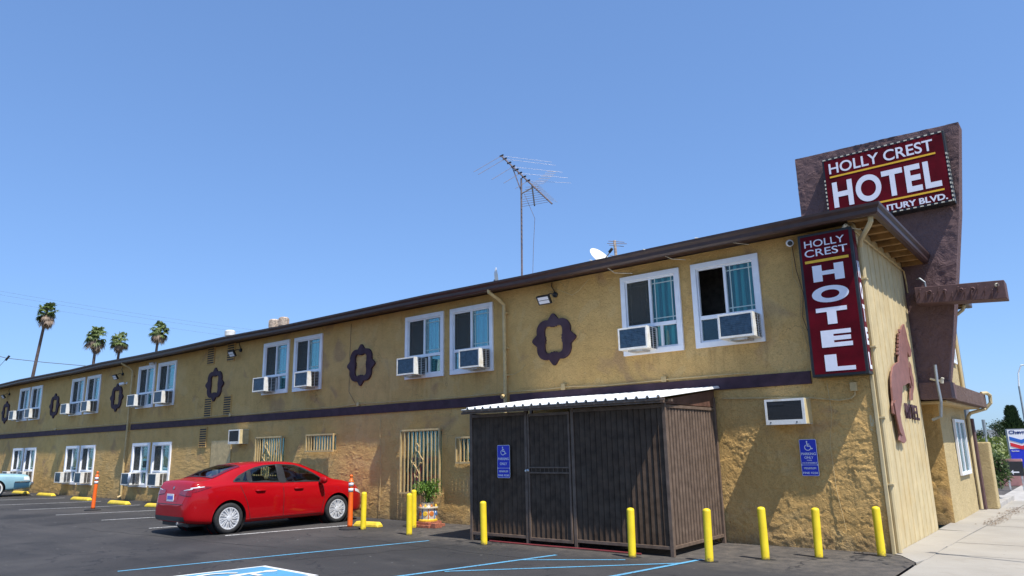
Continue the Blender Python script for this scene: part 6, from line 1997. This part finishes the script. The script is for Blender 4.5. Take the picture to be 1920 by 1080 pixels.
# grass bank
def bank_z(x, y): 
    t = min(1, max(0, (y-32)/22)); return -.04+1.35*t*t*(3-2*t)*(1-.25*min(1, max(0, (x+6)/9)))+.12*mnoise.noise(Vector((x*.4, y*.4, 0)))
grid_sheet('bank', list(np.arange(-26, 4.1, 1.0)), list(np.arange(31, 66, 1.0)), bank_z, simple('bank_grass', (.17, .20, .06), .95, var=.35, scale=1.5))
mb = MB(); rr = random.Random(4)
for _ in range(4200):
    x = rr.uniform(-14, 3.5); y = rr.uniform(31.5, 58); z = bank_z(x, y)
    cc = mnoise.noise(Vector((x*.5, y*.5, 3)))
    if cc < -.15: continue
    leaf_quads(mb, Vector((x, y, z+rr.uniform(0, .35*(1+cc)))), Vector((rr.uniform(-1, 1), rr.uniform(-1, 1), rr.uniform(.2, 1.3))), Vector((0, 0, 1)), .5, .22)
tag(mb.build('bank_shrubs', M['leaf_bank'], None), kind='stuff')
# cypress
cp = pray(1901, 806, 60)
cy_ = empty('cypress_tree', (cp.x, cp.y, .6), 0, 'dark dense conical cypress rising behind the fuel price sign', 'tree')
mb = MB(); rr = random.Random(8)
for _ in range(2600):
    t = rr.random(); z = t*3.3; rad = 1.0*(1-t)**.55*min(1, .35+t*3)*(1+.2*math.sin(t*14+rr.random()))
    a = rr.uniform(0, 6.283); q = rr.random()**.4
    p = Vector((rad*q*math.cos(a), rad*q*math.sin(a), z+.3)); leaf_quads(mb, p, Vector((math.cos(a)*.5, math.sin(a)*.5, 1)), Vector((0, 0, 1)), .38, .15)
mb.build('crown', M['leaf_dark'], cy_)
mb = MB(); mb.tube([(0, 0, -.6), (0, 0, 2.2)], .12, 7); mb.build('trunk', M['bark'], cy_)
def sparse_tree(u, v, d, h, label, seed):
    p = pray(u, v, d); rr = random.Random(seed)
    r = empty('thin_tree', (p.x, p.y, .4), 0, label, 'tree', 'distant thin trees on the bank')
    mb = MB(); ends = []
    mb.tube([(0, 0, 0), (.1, 0, h*.55)], .06, 6)
    for k in range(8):
        a = rr.uniform(0, 6.28); e = Vector((math.cos(a)*h*.28*rr.random(), math.sin(a)*h*.2, h*rr.uniform(.65, 1.0))); ends.append(e)
        mb.tube([(.1, 0, h*rr.uniform(.3, .55)), e], .025, 5)
    mb.build('trunk', M['bark'], r)
    mb = MB()
    for e in ends:
        for _ in range(45): leaf_quads(mb, e+Vector((rr.gauss(0, .18), rr.gauss(0, .18), rr.gauss(0, .16))), Vector((rr.uniform(-1, 1), rr.uniform(-1, 1), rr.uniform(-.3, 1))), Vector((0, 0, 1)), .22, .09)
    mb.build('crown', M['leaf_dark'], r)
sparse_tree(1872, 838, 58, 2.3, 'bare twiggy tree left of the dark cypress', 21)
sparse_tree(1880, 838, 60, 2.6, 'open crowned thin tree touching the left side of the cypress', 22)
sparse_tree(1838, 832, 62, 1.9, 'small thin tree above the stucco pillar', 23)
# edge-on street sign on a pole
ep = pray(1857, 872, 40)
es = empty('street_sign', (ep.x, ep.y, 0), 0, 'dark street sign seen edge on atop a slim pole behind the shrub', 'sign')
mb = MB(); mb.tube([(0, 0, 0), (0, 0, 2.7)], .05, 8); mb.build('pole', M['galv'], es)
mb = MB(); mb.box(-.05, .05, -.35, .35, 1.95, 2.75); mb.build('plate', M['steel_grey'], es)
# street lamp far right
lpz = pray(1919, 775, 38)
sl = empty('street_lamp', (lpz.x, lpz.y, 0), 0, 'tall slender street lamp at the right picture edge', 'street lamp')
mb = MB(); mb.tube([(0, 0, 0), (0, 0, 4.4)], .06, 8, r2=.04); mb.build('pole', M['steel_grey'], sl)
mb = MB(); mb.tube([(0, 0, 4.4), (.08, 0, 5.1), (.25, 0, 5.5), (.5, 0, 5.52)], .04, 6); mb.build('arm', M['white'], sl)
mb = MB(); mb.box(.4, .75, -.09, .09, 5.47, 5.58); mb.build('lamp_head', M['steel_grey'], sl, bevel=.03)
# pale far buildings
mb = MB(); q = pray(1860, 835, 90); mb.box(q.x-9, q.x+1.2, q.y, q.y+6, -.2, 2.9)
tag(mb.build('far_building', simple('pale_wall', (.5, .5, .5), .8), None), 'pale low building behind the planted bank in the distance', 'building')
mb = MB(); rr = random.Random(31)
for _ in range(260):
    y = rr.uniform(4.8, 9.6); x = .50+y*.036+rr.gauss(0, .09)
    leaf_quads(mb, Vector((x, y, .014+rr.uniform(0, .008))), Vector((rr.uniform(-1, 1), rr.uniform(-1, 1), .15)), Vector((0, 0, 1)), .05, .025)
for _ in range(120):
    x = rr.uniform(-9, -.1); y = -rr.random()**2*.35-.05
    if -6.8 < x < -2.5: continue
    leaf_quads(mb, Vector((x, y, .006)), Vector((rr.uniform(-1, 1), rr.uniform(-1, 1), .15)), Vector((0, 0, 1)), .035, .02)
tag(mb.build('leaf_litter', M['palm_dead'], None), kind='stuff')
# round street sign whose shadow falls on the sidewalk
rsn = empty('round_street_sign', (2.95, -.34, 0), 0, 'round plate on a slim steel pole at the outer side of the sidewalk', 'sign')
mb = MB(); mb.tube([(0, 0, 0), (0, 0, 4.7)], .024, 8); mb.build('pole', M['galv'], rsn)
mb = MB(); mb.lathe([(.25, -.03), (.25, -.022), (.0001, -.022)], (0, 0, 4.3), 'y', 28); mb.build('plate', M['sign_white'], rsn)
